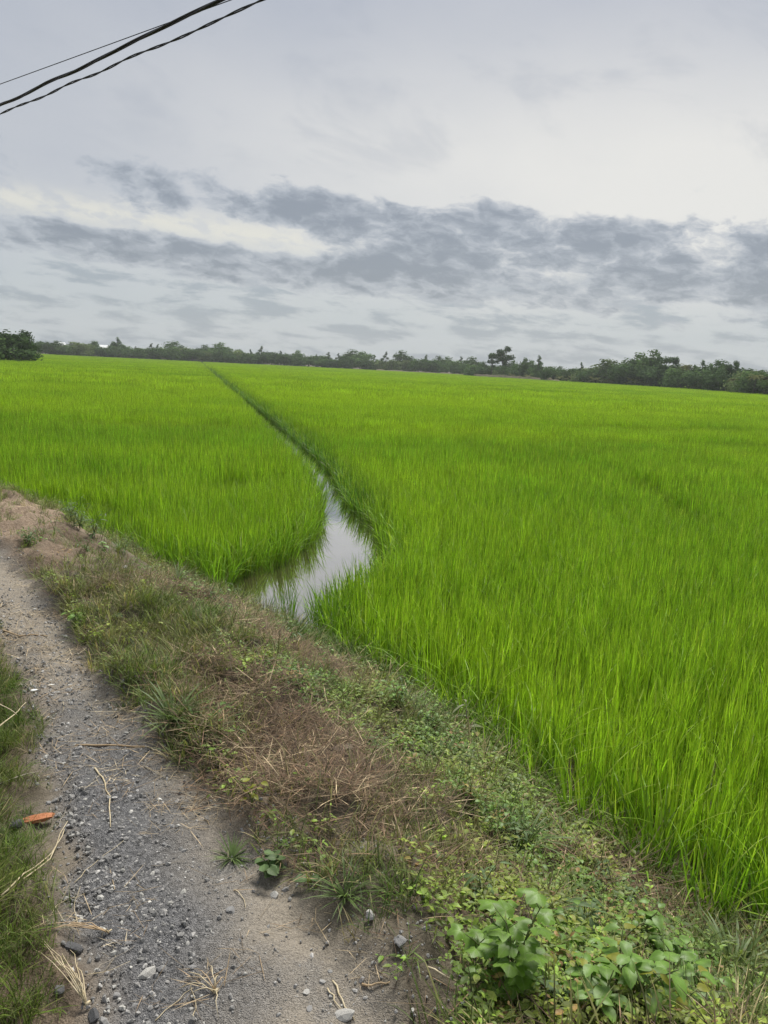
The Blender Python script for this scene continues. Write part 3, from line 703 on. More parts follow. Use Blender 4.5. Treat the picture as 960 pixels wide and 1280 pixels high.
# ------------------------------------------------------------------ single stones, brick, litter
M_ST = [solid_mat('stone_grey', (.19, .19, .185), (.33, .32, .31), 60, .85, .5), solid_mat('stone_pale', (.38, .37, .34), (.55, .53, .49), 50, .85, .5),
        solid_mat('stone_dark', (.07, .07, .075), (.13, .13, .13), 60, .8, .5), solid_mat('clod_brown', (.24, .18, .13), (.36, .29, .22), 40, .95, .8)]
SM = [[stone_mesh(40 + 5 * i + k, [m_], 1) for k in range(4)] for i, m_ in enumerate(M_ST)]
def stone(px_, py_, r, m_, label, group=None, name='stone', flat=1.0, cat='stone'):
    g = ground_at(px_, py_); o = obj(name, SM[m_][random.randrange(4)], None, (g[0], g[1], g[2] + r * (.45 if cat == 'clod' else .12)), (random.uniform(-.4, .4), random.uniform(-.4, .4), random.uniform(0, 6.28)), (r, r, r * flat))
    return tag(o, label, cat, group)
GS = 'small stones on the gravel path'
for px_, py_ in ((95, 985), (103, 1012), (70, 990), (118, 995), (140, 1018), (60, 1005), (110, 1063), (122, 1093), (150, 1082), (136, 1070), (128, 1030), (117, 1114), (85, 1082), (175, 1050), (198, 1030), (205, 1058),
                 (222, 1102), (196, 1092), (160, 1180), (186, 1182), (196, 1184), (235, 1162), (300, 1178), (292, 1212), (208, 1238), (146, 1246), (168, 1260), (240, 1212), (180, 1138), (148, 1122), (274, 1092)):
    stone(px_, py_, random.uniform(.007, .013), 0, 'small grey stone lying on the gravel path', GS)
for px_, py_ in ((171, 1107), (108, 1127), (123, 1137), (97, 1044), (174, 1143), (197, 1178), (235, 1182), (160, 990)):
    stone(px_, py_, random.uniform(.006, .009), 1, 'small whitish pebble lying on the gravel path', 'whitish pebbles on the gravel path', 'pebble', cat='pebble')
for px_, py_ in ((185, 1089), (249, 1086), (218, 1076)):
    stone(px_, py_, .010, 2, 'small blackish stone on the bare dirt of the path', 'blackish stones on the path')
stone(213, 1035, .016, 0, 'rounded grey stone alone on the smooth dirt of the path')
stone(290, 1141, .020, 0, 'wide flat grey stone at the weedy edge of the path', flat=.7)
stone(185, 1220, .024, 1, 'angular pale grey stone beside a darker one on the gravel')
stone(203, 1213, .019, 0, 'darker grey stone touching an angular pale stone on the gravel')
stone(20, 1032, .028, 2, 'dark grey stone beside the orange brick fragment')
stone(90, 1190, .026, 2, 'dark stone half under the uprooted straw tuft')
stone(75, 1238, .016, 0, 'round grey stone near the root end of the straw tuft')
stone(117, 1270, .020, 2, 'round dark stone in the grass at the path edge')
stone(342, 1120, .018, 1, 'pale stone at the foot of the round leaved plant')
stone(464, 1146, .020, 1, 'pale angular stone among thin grass beside the spreading grass tuft', flat=.75)
stone(500, 1182, .020, 0, 'dark grey stone among weeds left of the lobed leaf plant', flat=.7)
stone(375, 906, .045, 3, 'pale brown earth clod on the dead straw', name='earth_clod', cat='clod')
stone(352, 1044 - 100, .03, 3, 'smaller earth clod in the reddish dead straw', name='earth_clod', cat='clod')
stone(425, 945, .075, 3, 'broad crumbly earth clod where the straw thins out', name='earth_clod', cat='clod', flat=.6)
stone(155, 711, .034, 1, 'whitish stone on the olive grass at the bank top', flat=.6)
stone(430, 1272, .03, 1, 'greenish pale stone at the very edge of the path', flat=.6)
stone(383, 1243, .016, 1, 'small pale stone beside a longer one at the path edge', flat=.7)
stone(372, 1247, .013, 1, 'small flat pale stone touching its neighbour at the path edge', flat=.6)
stone(388, 1262, .014, 0, 'oblong grey stone below two pale ones at the path edge', flat=.7)
M_BRICK = solid_mat('brick_orange', (.34, .12, .055), (.46, .20, .10), 50, .9, .5)
def brick_piece():
    r_ = random.Random(5); v = []
    for x_ in (-1, -.3, .35, 1):
        for y_, z_ in ((-1, -1), (1, -1), (1, 1), (-1, 1)):
            e = 1.0 if abs(x_) < .9 else .8
            v.append((x_ * .048 + r_.uniform(-.006, .006), y_ * .013 * e + r_.uniform(-.003, .003), z_ * .010 * e + r_.uniform(-.0025, .0025)))
    f = [(3, 2, 1, 0), (12, 13, 14, 15)]
    for i in range(3):
        for k in range(4): f.append((4 * i + k, 4 * i + (k + 1) % 4, 4 * i + 4 + (k + 1) % 4, 4 * i + 4 + k))
    return mesh_from('brick', v, f, [M_BRICK])
g = ground_at(48, 1027); tag(obj('brick_fragment', brick_piece(), None, (g[0], g[1], g[2] + .007), (.1, -.08, R(22)), (1.05, 1.15, .55)), 'orange brick fragment lying in the roadside gravel', 'brick')
M_WHITE = solid_mat('white_litter', (.62, .62, .58), (.75, .75, .70), 80, .7)
me = stone_mesh(91, [M_WHITE], 1)
g = ground_at(43, 875); tag(obj('litter_scrap', me, None, (g[0], g[1], g[2] + .05), (0, 0, .4), (.016, .013, .009)), 'small white scrap lying in the grass verge', 'litter')
g = ground_at(64, 858); tag(obj('litter_scrap', mesh_from('scrap', [(-.05, -.012, 0), (-.01, -.02, .006), (.05, -.008, .002), (.045, .012, 0), (0, .016, .008), (-.045, .012, .003)], [(0, 1, 4, 5), (1, 2, 3, 4)], [M_WHITE]),
    None, (g[0], g[1], g[2] + .008), (0, 0, .5), .33), 'thin crumpled whitish scrap pressed on the dirt path', 'litter')

# ------------------------------------------------------------------ dry stalks lying about
M_STALK = [solid_mat('stalk_pale', (.42, .34, .20), (.58, .50, .34), 40, .6), solid_mat('stalk_tan', (.36, .25, .14), (.48, .36, .22), 40, .65), solid_mat('stalk_grey', (.25, .22, .17), (.36, .32, .26), 40, .7)]
def stalk(pts, r, m_, label, group=None, name='dry_stalk', lift=.006, end=.45):
    P3 = [Vector(ground_at(*p)) + Vector((0, 0, lift)) for p in pts]; dense = []
    for i in range(len(P3) - 1):
        for k in range(3): dense.append(P3[i].lerp(P3[i + 1], k / 3))
    dense.append(P3[-1]); o_ = dense[0].copy(); n = len(dense)
    dense = [p - o_ + Vector((random.uniform(-1, 1), random.uniform(-1, 1), random.uniform(0, .8))) * .004 for p in dense]
    mb = MB(); r *= .8; mb.tube(dense, [r * (1 - (1 - end) * i / (n - 1)) for i in range(n)], 5)
    return tag(obj(name, mb.mesh('stalk', [M_STALK[m_]], True), None, o_), label, 'stalk' if name == 'dry_stalk' else 'twig', group)
SG = 'thin dry stalks on the path'
LB = 'thin pale dry stalk lying on the path'
for pts in ([(62, 1150), (75, 1132), (106, 1120)], [(98, 1165), (92, 1140), (100, 1112)], [(45, 1168), (90, 1162), (142, 1153)], [(112, 1223), (135, 1205), (168, 1188)], [(108, 1226), (130, 1218), (163, 1206)],
            [(92, 1108), (115, 1085), (158, 1054)], [(70, 1040), (80, 1022), (90, 998)], [(190, 1085), (212, 1083), (230, 1079)], [(222, 988), (232, 993), (242, 1001)],
            [(180, 960), (205, 975), (228, 978)], [(210, 980), (222, 965), (226, 956)], [(30, 772), (45, 792), (60, 800)],
            [(55, 810), (66, 818), (76, 828)], [(70, 800), (95, 792), (125, 797)], [(80, 880), (78, 893)], [(110, 880), (122, 897)], [(60, 830), (95, 812), (118, 800)],
            [(240, 1002), (250, 990), (258, 982)], [(294, 1115), (305, 1128), (306, 1140)], [(160, 1258), (182, 1252), (195, 1248)], [(192, 1280), (215, 1262), (240, 1238)], [(243, 1280), (244, 1255), (238, 1236)]):
    mi = random.choice((0, 0, 2)); stalk(pts, random.uniform(.0012, .0020), mi, LB if mi == 0 else 'thin weathered grey stalk lying on the path', SG if mi == 0 else 'thin grey stalks on the path')
stalk([(93, 934), (135, 934), (182, 936)], .006, 1, 'thick straight tan stalk lying across the path', end=.8)
stalk([(184, 936), (196, 941), (206, 946)], .004, 0, 'short bent stalk continuing the thick tan stalk')
stalk([(118, 962), (128, 975), (136, 1000), (137, 1038)], .005, 0, 'curved pale twig standing out on the dark gravel', name='dry_twig')
stalk([(5, 790), (25, 797), (42, 795), (60, 797)], .007, 1, 'thick crooked tan stalk at the end of the grass verge')
stalk([(0, 938), (18, 920), (34, 903)], .004, 0, 'pale stalk leaning in the verge grass', lift=.09)
stalk([(0, 903), (12, 910), (22, 918)], .004, 0, 'pale stalk crossing a longer one in the verge grass', lift=.09)
stalk([(0, 982), (35, 970), (80, 962), (115, 960)], .0035, 2, 'long grey stalk from the verge grass onto the path')
stalk([(0, 1130), (30, 1105), (65, 1075), (82, 1045)], .004, 0, 'long pale straw arching out of the verge grass', lift=.02)
stalk([(30, 1110), (62, 1085), (84, 1036)], .003, 0, 'pale straw beside a longer one at the verge', lift=.025)
stalk([(440, 1025), (455, 1019), (475, 1019), (496, 1022)], .004, 1, 'bent tan straw on the bare soil below the green weeds')
stalk([(410, 1240), (418, 1255), (426, 1268)], .003, 0, 'short pale stalk beside a long one at the path edge')
stalk([(417, 1230), (428, 1255), (442, 1280)], .0035, 0, 'long pale stalk slanting at the path edge below the weeds')
stalk([(452, 1236), (470, 1234), (486, 1233)], .0045, 1, 'tan stalk with a torn end among dark stones')
stalk([(535, 1213), (560, 1228), (585, 1242)], .004, 0, 'pale twig at the foot of the lobed leaf plant', name='dry_twig')
stalk([(300, 1005), (320, 985), (340, 972)], .003, 1, 'tan stalk on the dead straw of the bank', 'tan stalks on the dead straw')
for pts in ([(375, 990), (382, 998), (392, 985)], [(405, 1015), (411, 1000), (415, 988)], [(330, 930), (345, 905), (352, 890)], [(345, 960), (352, 950), (372, 935)], [(290, 925), (320, 915), (345, 912)], [(380, 940), (372, 925), (366, 910)], [(280, 900), (305, 885), (325, 880)]):
    stalk(pts, .003, 1, 'tan stalk on the dead straw of the bank', 'tan stalks on the dead straw')
def straw_bundle(root_px, tips, lab, name, r0=.0055):
    b = Vector(ground_at(*root_px)); e = bpy.data.objects.new(name, None); link(e); e.location = b; e.empty_display_size = .05
    tag(e, lab, 'straw')
    mb = MB(); mb.tube([Vector((0, 0, .008)), Vector((.004, .004, .014)), Vector((.006, .012, .011))], [r0, r0 * 1.3, r0], 6)
    obj('crown', mb.mesh('crown', [M_STALK[0]], True), e)
    for t_ in tips:
        q = Vector(ground_at(*t_)) - b; mb = MB(); pts = [Vector((.002, .004, .010)).lerp(q + Vector((0, 0, .008)), k / 5) + Vector((random.uniform(-1, 1) * .004, random.uniform(-1, 1) * .004, .02 * math.sin(k / 5 * 3.14))) for k in range(6)]
        mb.tube(pts, [.0020 * (1 - .12 * k) for k in range(6)], 4); obj('stem', mb.mesh('stem', [M_STALK[random.choice((0, 0, 1))]], True), e)
straw_bundle((107, 1262), [(85, 1212), (78, 1195), (62, 1190), (50, 1183), (96, 1208), (88, 1188), (40, 1188), (70, 1205), (52, 1178), (92, 1222)], 'uprooted pale straw tuft lying beside the verge grass', 'straw_tuft', .0035)
straw_bundle((268, 1246), [(235, 1222), (246, 1218), (262, 1212), (272, 1225), (282, 1228), (240, 1250), (272, 1278), (225, 1238)], 'dry grass root with stems spread like a star on the path', 'straw_root', .0032)
straw_bundle((135, 1172), [(50, 1162), (38, 1166), (45, 1172), (60, 1165), (80, 1160), (128, 1176)], 'flattened bundle of straw reaching from the verge over the gravel', 'straw_bundle', .0022)
# ------------------------------------------------------------------ individual weeds
random.seed(23)
M_LOBE = leaf_mat('lobed_leaf', (.15, .275, .03), .42, .45, .4, vary=.25, nscale=25, veins='palm')
M_OVAL = leaf_mat('oval_leaf', (.155, .28, .045), .42, .45, .35, vary=.3, nscale=25, veins='rib')
M_BLUE = leaf_mat('dull_leaf', (.095, .155, .055), .3, .55, .25, vary=.25, nscale=25, veins='rib')
M_YEL = leaf_mat('yellow_leaf', (.24, .25, .03), .4, .5, .3, vary=.2, nscale=25)
M_STEM = solid_mat('green_stem', (.09, .13, .035), (.15, .17, .06), 50, .6)
M_DSTEM = solid_mat('grey_stem', (.16, .14, .11), (.25, .22, .17), 50, .8)
def leaf_grid(outline, L, W, cup=.15, droop=.35, ripple=.03, mats=(), seed=0):
    """leaf blade from a half-width profile [(t, w)...] : midrib and two rows each side, folded, drooping and rippled"""
    r_ = random.Random(seed); v = []; f = []; n = len(outline)
    for i, (t, wv_) in enumerate(outline):
        for k, s_ in enumerate((-1, -.5, 0, .5, 1)):
            v.append((L * t, s_ * wv_ * W, -droop * L * t * t + cup * W * abs(s_) * wv_ * 1.2 + r_.uniform(-1, 1) * ripple * L * (abs(s_) > .2)))
    for i in range(n - 1):
        for k in range(4): f.append((5 * i + k, 5 * i + k + 1, 5 * i + 6 + k, 5 * i + 5 + k))
    m = mesh_from('leaf', v, f, mats, True); a = m.attributes.new('bt', 'FLOAT', 'POINT'); a.data.foreach_set('value', np.full(len(v), .5, np.float32)); return m
def lobed_leaf(L, mats, seed):
    """palmate leaf with five pointed lobes"""
    r_ = random.Random(seed); mb = []; v = [(0, 0, 0)]; f = []
    prof = [(-140, .50), (-118, .68), (-98, .62), (-66, .90), (-52, .96), (-34, .76), (-14, .98), (0, 1.10), (14, .98), (34, .76), (52, .96), (66, .88), (98, .62), (118, .68), (140, .50)]
    for ring in (.5, 1.0):
        for a, rr in prof:
            rad = (rr if ring == 1 else .5 * (.35 + .65 * rr)) * L * r_.uniform(.93, 1.07); q = math.radians(a)
            v.append((.25 * L * 0 + rad * math.cos(q), rad * math.sin(q), -.28 * rad * rad / L + .07 * L * math.cos(3 * q + seed) * ring + r_.uniform(-.03, .03) * L))
    n = len(prof)
    for i in range(n - 1): f += [(0, 1 + i, 2 + i), (1 + i, 1 + n + i, 2 + n + i, 2 + i)]
    m = mesh_from('leaf', v, f, mats, True); a = m.attributes.new('bt', 'FLOAT', 'POINT'); a.data.foreach_set('value', np.full(len(v), .5, np.float32)); return m
OVAL = [(0, .03), (.1, .5), (.3, .95), (.5, 1), (.72, .75), (.9, .3), (1, .02)]
HEART = [(-.12, .45), (.0, .85), (.2, 1.05), (.45, .95), (.7, .6), (.9, .2), (1, .02)]
LANCE = [(0, .2), (.2, .8), (.45, 1), (.75, .6), (1, .03)]
LEAVES = {'lobed': [lobed_leaf(.05, [M_LOBE], k) for k in range(5)],
          'oval': [leaf_grid(OVAL, .065, .021, mats=[M_OVAL], seed=k) for k in range(4)],
          'heart': [leaf_grid(HEART, .045, .022, mats=[M_BLUE], seed=k, droop=.2) for k in range(4)],
          'yellow': [leaf_grid(OVAL, .05, .016, mats=[M_YEL], seed=k) for k in range(3)],
          'lance': [leaf_grid(LANCE, .08, .011, mats=[M_BLUE], seed=k, droop=.5) for k in range(3)],
          'grass': [leaf_grid(LANCE, .16, .0042, mats=[leaf_mat('tuft_blade', (.13, .19, .06), .35, vary=.2)], seed=k, droop=.35, ripple=.006) for k in range(4)]}
def weed(px_, py_, label, name, kind, nst, hgt, nl, scale=1.0, spread=.5, group=None, dz=0, extra=None, rosette=False):
    b = Vector(ground_at(px_, py_)); e = bpy.data.objects.new(name, None); link(e); e.location = (b.x, b.y, b.z - .003); e.empty_display_size = .05
    e.rotation_euler = (0, 0, random.uniform(0, 6.28)); tag(e, label, 'plant', group)
    for s_ in range(nst):
        a = 6.283 * s_ / nst + random.uniform(-.5, .5); hh = hgt * random.uniform(.6, 1.05); lean = spread * random.uniform(.4, 1.1)
        pts = [Vector((math.cos(a) * hh * lean * t * t, math.sin(a) * hh * lean * t * t, hh * t * (1 - .25 * lean * t))) for t in np.linspace(0, 1, 6)]
        mb = MB(); mb.tube(pts, [.0036 * scale ** .5 * (1 - .6 * i / 5) for i in range(6)], 5)
        if not rosette: obj('stem', mb.mesh('stem', [M_STEM], True), e)
        for k in range(nl):
            t = (k + 1) / nl if not rosette else .05; t = min(1, max(.12, t + random.uniform(-.08, .08))) if not rosette else t
            i = min(4, int(t * 5)); p = pts[i].lerp(pts[i + 1], t * 5 - i)
            az_ = a + k * 2.4 + random.uniform(-.5, .5); kd = kind if not extra or random.random() > .2 else extra
            pl = (random.uniform(.025, .06) if kd == 'lobed' else random.uniform(.004, .02)) * scale if not rosette else 0
            tip = p + Vector((math.cos(az_) * pl, math.sin(az_) * pl, pl * .8))
            sc = scale * random.uniform(.6, 1.15) * (1.0 if rosette else (1.1 - .35 * t))
            pitch = random.uniform(-.15, .35) if kd != 'grass' else random.uniform(-1.1, -.35)
            lf = obj('leaf', random.choice(LEAVES[kd]), e, tip, (random.uniform(-.3, .3), -pitch if kd != 'grass' else pitch, az_), sc)
            if pl > .012:
                m2 = MB(); m2.tube([p - tip, Vector((0, 0, 0))], [.0016, .0012], 4)
                st = obj('petiole', m2.mesh('petiole', [M_STEM], True), lf, tip); st.matrix_parent_inverse = lf.matrix_basis.inverted()
    return e
weed(640, 1250, 'tall weed with broad five lobed bright green leaves at the foot of the bank', 'lobed_leaf_weed', 'lobed', 5, .33, 8, .95, .42)
weed(610, 1225, 'lower lobed leaf plant growing against the tall lobed leaf weed', 'lobed_leaf_weed', 'lobed', 3, .24, 6, .85, .6)
weed(690, 1262, 'round heart leaved seedling between the lobed weed and the oval leaved weeds', 'heart_leaf_weed', 'heart', 2, .07, 5, 1.1, .6)
OV = 'leafy weed with pointed oval leaves in the dense patch at the bank foot'; OG = 'oval leaved weeds at the bank foot'
for px_, py_, h_, sc_ in ((735, 1255, .16, 1.0), (770, 1235, .18, 1.1), (800, 1262, .20, 1.2), (835, 1270, .20, 1.25), (775, 1190, .15, .95), (840, 1215, .17, 1.05), (870, 1262, .16, 1.1), (720, 1205, .14, .9), (805, 1180, .17, 1.0), (690, 1170, .13, .8), (750, 1275, .16, 1.1), (700, 1225, .12, .85)):
    weed(px_, py_, OV, 'oval_leaf_weed', 'oval', random.choice((2, 3, 3)), h_, 7, sc_, .55, OG, extra='yellow')
weed(845, 1140, 'large leaved green weed standing alone against the rice edge', 'oval_leaf_weed', 'oval', 2, .15, 6, 1.25, .4)
weed(728, 1170, 'dull blue green narrow leaved weed among brighter leaves', 'narrow_leaf_weed', 'lance', 3, .13, 8, 1.0, .4)
weed(645, 1060, 'narrow leaved weed on the slope above the rice edge', 'narrow_leaf_weed', 'lance', 3, .14, 7, .9, .5)
weed(600, 1130, 'straggly narrow leaved weed beside bare grey soil', 'narrow_leaf_weed', 'lance', 3, .16, 6, .8, .6)
weed(338, 1095, 'low round leaved plant at the edge of the path', 'heart_leaf_weed', 'heart', 4, .07, 5, .95, .9)
weed(315, 1010, 'yellowish green seedling on the bare edge of the path', 'yellow_seedling', 'yellow', 2, .12, 6, .75, .6)
weed(278, 975, 'tiny yellow leaved seedling in the dead straw', 'yellow_seedling', 'yellow', 2, .06, 5, .6, .8)
weed(300, 970, 'small green seedling next to the tiny yellow one', 'green_seedling', 'oval', 1, .07, 4, .6, .6)
weed(332, 1028, 'small yellow leaf sprig near the round leaved plant', 'yellow_seedling', 'yellow', 1, .04, 3, .7, .6)
weed(485, 985, 'single round leaved sprout among yellow green creepers', 'heart_leaf_weed', 'heart', 2, .07, 3, .9, .5)
weed(462, 938, 'round leaved plant beside the broad earth clod', 'heart_leaf_weed', 'heart', 3, .08, 5, 1.0, .6)
weed(410, 930, 'leafy creeper at the upper edge of the dead straw', 'heart_leaf_weed', 'heart', 3, .06, 5, .9, .9)
weed(540, 1080, 'pale round leaf on a thin stem over bare soil', 'heart_leaf_weed', 'heart', 1, .06, 2, 1.0, .3)
weed(512, 1058, 'little pale leaved sprout on bare brown soil', 'heart_leaf_weed', 'heart', 1, .03, 2, .8, .3)
weed(390, 1108, 'single pale leaf sprout behind the spreading grass tuft', 'heart_leaf_weed', 'heart', 1, .04, 2, 1.0, .3)
CR = 'small bright creeping weed on the bank below the straw'; CG = 'creeping weeds below the straw'
for px_, py_ in ((330, 835), (350, 848), (372, 858), (318, 822), (395, 868), (430, 890), (455, 900), (300, 815), (410, 850)):
    weed(px_, py_, CR, 'creeping_weed', 'oval', 3, .06, 5, .5, 1.1, CG)
for px_, py_ in ((560, 985), (600, 1020), (575, 950), (530, 930), (620, 1045), (660, 1090), (500, 945), (680, 1120), (720, 1110)):
    weed(px_, py_, 'bushy yellow green weed on the slope beside the rice', 'slope_weed', 'oval', 4, .12, 6, .55, .8, 'bushy weeds on the slope beside the rice', extra='yellow')
tl = [Vector((*p, 0)) for p in TOE[2:15]]
for i in range(46):
    k = random.uniform(0, len(tl) - 1.001); p = tl[int(k)].lerp(tl[int(k) + 1], k % 1); nrm = (tl[int(k) + 1] - tl[int(k)]).normalized(); p = p + Vector((-nrm.y, nrm.x, 0)) * random.uniform(.02, .75)
    kd, nm, lb = random.choice((('lance', 'toe_weed', 'thin upright narrow leaved weed at the rice edge of the bank'), ('oval', 'toe_weed', 'upright oval leaved weed at the rice edge of the bank'), ('grass', 'toe_tuft', 'tall coarse grass tuft at the rice edge of the bank')))
    v3 = np.array([p.x, p.y, float(ground_z(np.array([p.x]), np.array([p.y]))[0])]) - np.array([0, 0, CAM_H]); dd = v3 @ FW
    q = (480 + F_PX * (v3 @ RT) / dd, 640 - F_PX * (v3 @ UP) / dd)
    if not (-20 < q[0] < 990 and 600 < q[1] < 1290): continue
    if kd == 'grass': weed(*q, lb, nm, kd, 5, .02, 8, random.uniform(.9, 1.5), .3, 'grass tufts at the rice edge', rosette=True)
    else: weed(*q, lb, nm, kd, random.choice((2, 3, 4)), random.uniform(.12, .26), 7, random.uniform(.5, .8), random.uniform(.3, .7), kd + ' leaved weeds at the rice edge')
weed(95, 775, 'broad leaved green weed at the edge of the earth bank', 'oval_leaf_weed', 'oval', 3, .06, 4, .9, .9)
weed(140, 778, 'flat pale leaf weed under the olive grass of the bank', 'heart_leaf_weed', 'heart', 2, .04, 3, 1.2, .8)
weed(36, 682, 'dark green bushy weed alone on the bare tan earth', 'dark_bushy_weed', 'lance', 9, .17, 6, .8, 1.0)
weed(68, 668, 'thin upright dark weed on the bare tan earth', 'dark_thin_weed', 'lance', 2, .28, 6, .6, .3)
weed(108, 690, 'small dark weed where the tan earth meets the grass', 'dark_bushy_weed', 'lance', 5, .12, 5, .7, .9)
for px_, py_ in ((100, 662), (118, 672), (88, 652)):
    weed(px_, py_, 'blue green weed on the crest of the tan earth against the rice', 'crest_weed', 'lance', 5, .3, 7, .9, .6, 'weeds on the crest against the rice')
GT = [(432, 1125, 'pale green grass tuft spreading flat on the bare soil', 1.0), (150, 1020 + 70, None, 0), (215, 905, 'long bladed grass tuft bending over the path edge', 1.5), (250, 915, 'dense grass tuft beside the dead straw heap', 1.4),
      (290, 1075, 'thin grass sprig leaning over the path by the seedlings', .7)]
for px_, py_, lb, sc_ in GT:
    if lb: weed(px_, py_, lb, 'grass_tuft', 'grass', 6, .02, 9, sc_ * .8, .3, rosette=True)
# dead weed standing at the rice edge
b = Vector(ground_at(600, 950)); e = bpy.data.objects.new('dead_weed', None); link(e); e.location = b; tag(e, 'bare grey weed stem with withered leaves leaning towards the rice', 'plant')
mb = MB(); mb.tube([(0, 0, 0), (-.05, .05, .12), (-.09, .09, .24), (-.10, .10, .33)], [.005, .0045, .004, .002], 5); obj('stem', mb.mesh('stem', [M_DSTEM], True), e)
M_WITH = leaf_mat('withered_leaf', (.22, .24, .13), .3, vary=.2); wl = leaf_grid(LANCE, .12, .014, mats=[M_WITH], seed=2, droop=.7)
for p, a in (((-.09, .09, .24), 2.9), ((-.07, .07, .18), .4), ((-.1, .1, .33), 1.6), ((-.1, .1, .31), 3.6), ((-.05, .05, .12), -.3)): obj('leaf', wl, e, p, (.2, -.25, a), random.uniform(.7, 1.1))

# ------------------------------------------------------------------ single rice plants standing in the pool, arching leaves at the bank
M_RICE1 = leaf_mat('rice_leaf_single', (.115, .235, .022), .42, .45, .35, vary=.18, nscale=9)
def rice_tuft(px_, py_, n, sc, label, group=None, droop=.5):
    p = at_z(px_, py_, WATER_Z); mb = MB()
    for i in range(n):
        a = random.uniform(0, 6.283); r = .06 * math.sqrt(random.random())
        blades(mb, (r * math.cos(a), r * math.sin(a), 0), a + random.uniform(-.8, .8), random.uniform(.32, .62), .0085, abs(random.gauss(.1, .12)), abs(random.gauss(.3, .35)) * (1 + droop), 6, random.uniform(-.5, .5))
    tag(obj('rice_tuft', mb.mesh('rice_tuft', [M_RICE1]), None, (p[0], p[1], FIELD_Z), (0, 0, 0), sc), label, 'rice plant', group)
rice_tuft(350, 775, 22, .75, 'isolated rice tuft standing in the pool near the bank')
rice_tuft(362, 778, 26, .95, 'taller rice tuft beside the isolated one in the pool')
rice_tuft(335, 770, 12, .5, 'short thin rice tuft in the shallow pool edge')
for px_, py_ in ((392, 790), (405, 795), (418, 800), (430, 790), (412, 775), (445, 770), (398, 770)):
    rice_tuft(px_, py_, 22, random.uniform(.75, 1.0), 'rice tuft at the tip of the crop reaching into the pool', 'rice tufts at the tip of the crop')
for px_, py_ in ((880, 1150), (905, 1160), (930, 1140), (955, 1165), (850, 1120)):
    rice_tuft(px_, py_, 20, random.uniform(.7, .95), 'arching pale rice tuft drooping over the foot of the bank', 'rice tufts drooping at the bank foot', 1.6)

# ------------------------------------------------------------------ overhead cables
M_CABLE = solid_mat('cable_black', (.012, .014, .015), (.022, .025, .026), 8, .55)
def cable(pa, pb, h, strands, r, lay, label, wav=0.0):
    a = Vector(at_z(*pa, h)); b = Vector(at_z(*pb, h)); d = (a - b); A_ = a + d * 4.5; B_ = b - d * 2.5; n = 420
    side = d.cross(Vector((0, 0, 1))).normalized(); root = None
    e = bpy.data.objects.new('power_cable', None); link(e); e.location = B_; tag(e, label, 'cable')
    Lt = (A_ - B_).length
    for k in range(strands):
        pts = []
        for i in range(n):
            t = i / (n - 1); p = (A_ - B_) * t; q = t * Lt / lay * 6.283 + 6.283 * k / strands
            off = side * math.cos(q) + Vector((0, 0, 1)) * math.sin(q)
            sagg = Vector((0, 0, -.10 * (.03 - (2 * t - .9) ** 2)))
            pts.append(p + off * (r * 1.05 if strands > 1 else 0) + sagg + Vector((0, 0, wav * math.sin(t * Lt * 2.1 + 3 * math.sin(t * Lt * .6)))))
        mb = MB(); mb.tube(pts, [r] * n, 5); obj('strand', mb.mesh('strand', [M_CABLE], True), e)
cable((0, 105), (290, 0), 5.75, 1, .006, 1, 'thinnest single black wire strung across the cloudy sky')
cable((0, 132), (280, 0), 5.5, 3, .012, 3.4, 'thick bundle of twisted black cables strung across the sky', .012)
cable((0, 143), (332, 0), 5.4, 2, .0085, 1.1, 'lower twisted pair of black cables with a wavy outline', .012)

# ------------------------------------------------------------------ trees along the far side of the fields
def tree_leaf(name, c, trans=.25):
    m, t, out = new_mat(name); oi = t.new('ShaderNodeObjectInfo'); geo = t.new('ShaderNodeNewGeometry')
    nz = t.noise(geo.outputs['Position'], .55, 3); f = t.math('MULTIPLY', t.ss(oi.outputs['Random'], 0, 1, .75, 1.3), t.ss(nz, .3, .7, .75, 1.3))
    s_ = t.new('ShaderNodeVectorMath', operation='SCALE'); s_.inputs[0].default_value = c; t.link(f, s_.inputs[3])
    d = t.new('ShaderNodeBsdfDiffuse'); t.link(s_.outputs[0], d.inputs[0]); tr = t.new('ShaderNodeBsdfTranslucent'); t.link(s_.outputs[0], tr.inputs[0])
    mx = t.new('ShaderNodeMixShader'); mx.inputs[0].default_value = trans; t.link(d.outputs[0], mx.inputs[1]); t.link(tr.outputs[0], mx.inputs[2]); t.link(mx.outputs[0], out.inputs[0]); return m
M_T = {'dark': tree_leaf('tree_leaf_dark', (.068, .112, .044)), 'mid': tree_leaf('tree_leaf_mid', (.084, .136, .048)), 'pale': tree_leaf('tree_leaf_pale', (.13, .17, .07)), 'palm': tree_leaf('palm_leaf', (.11, .12, .05))}
M_BARK = solid_mat('bark', (.07, .06, .05), (.13, .11, .09), 3, .9)
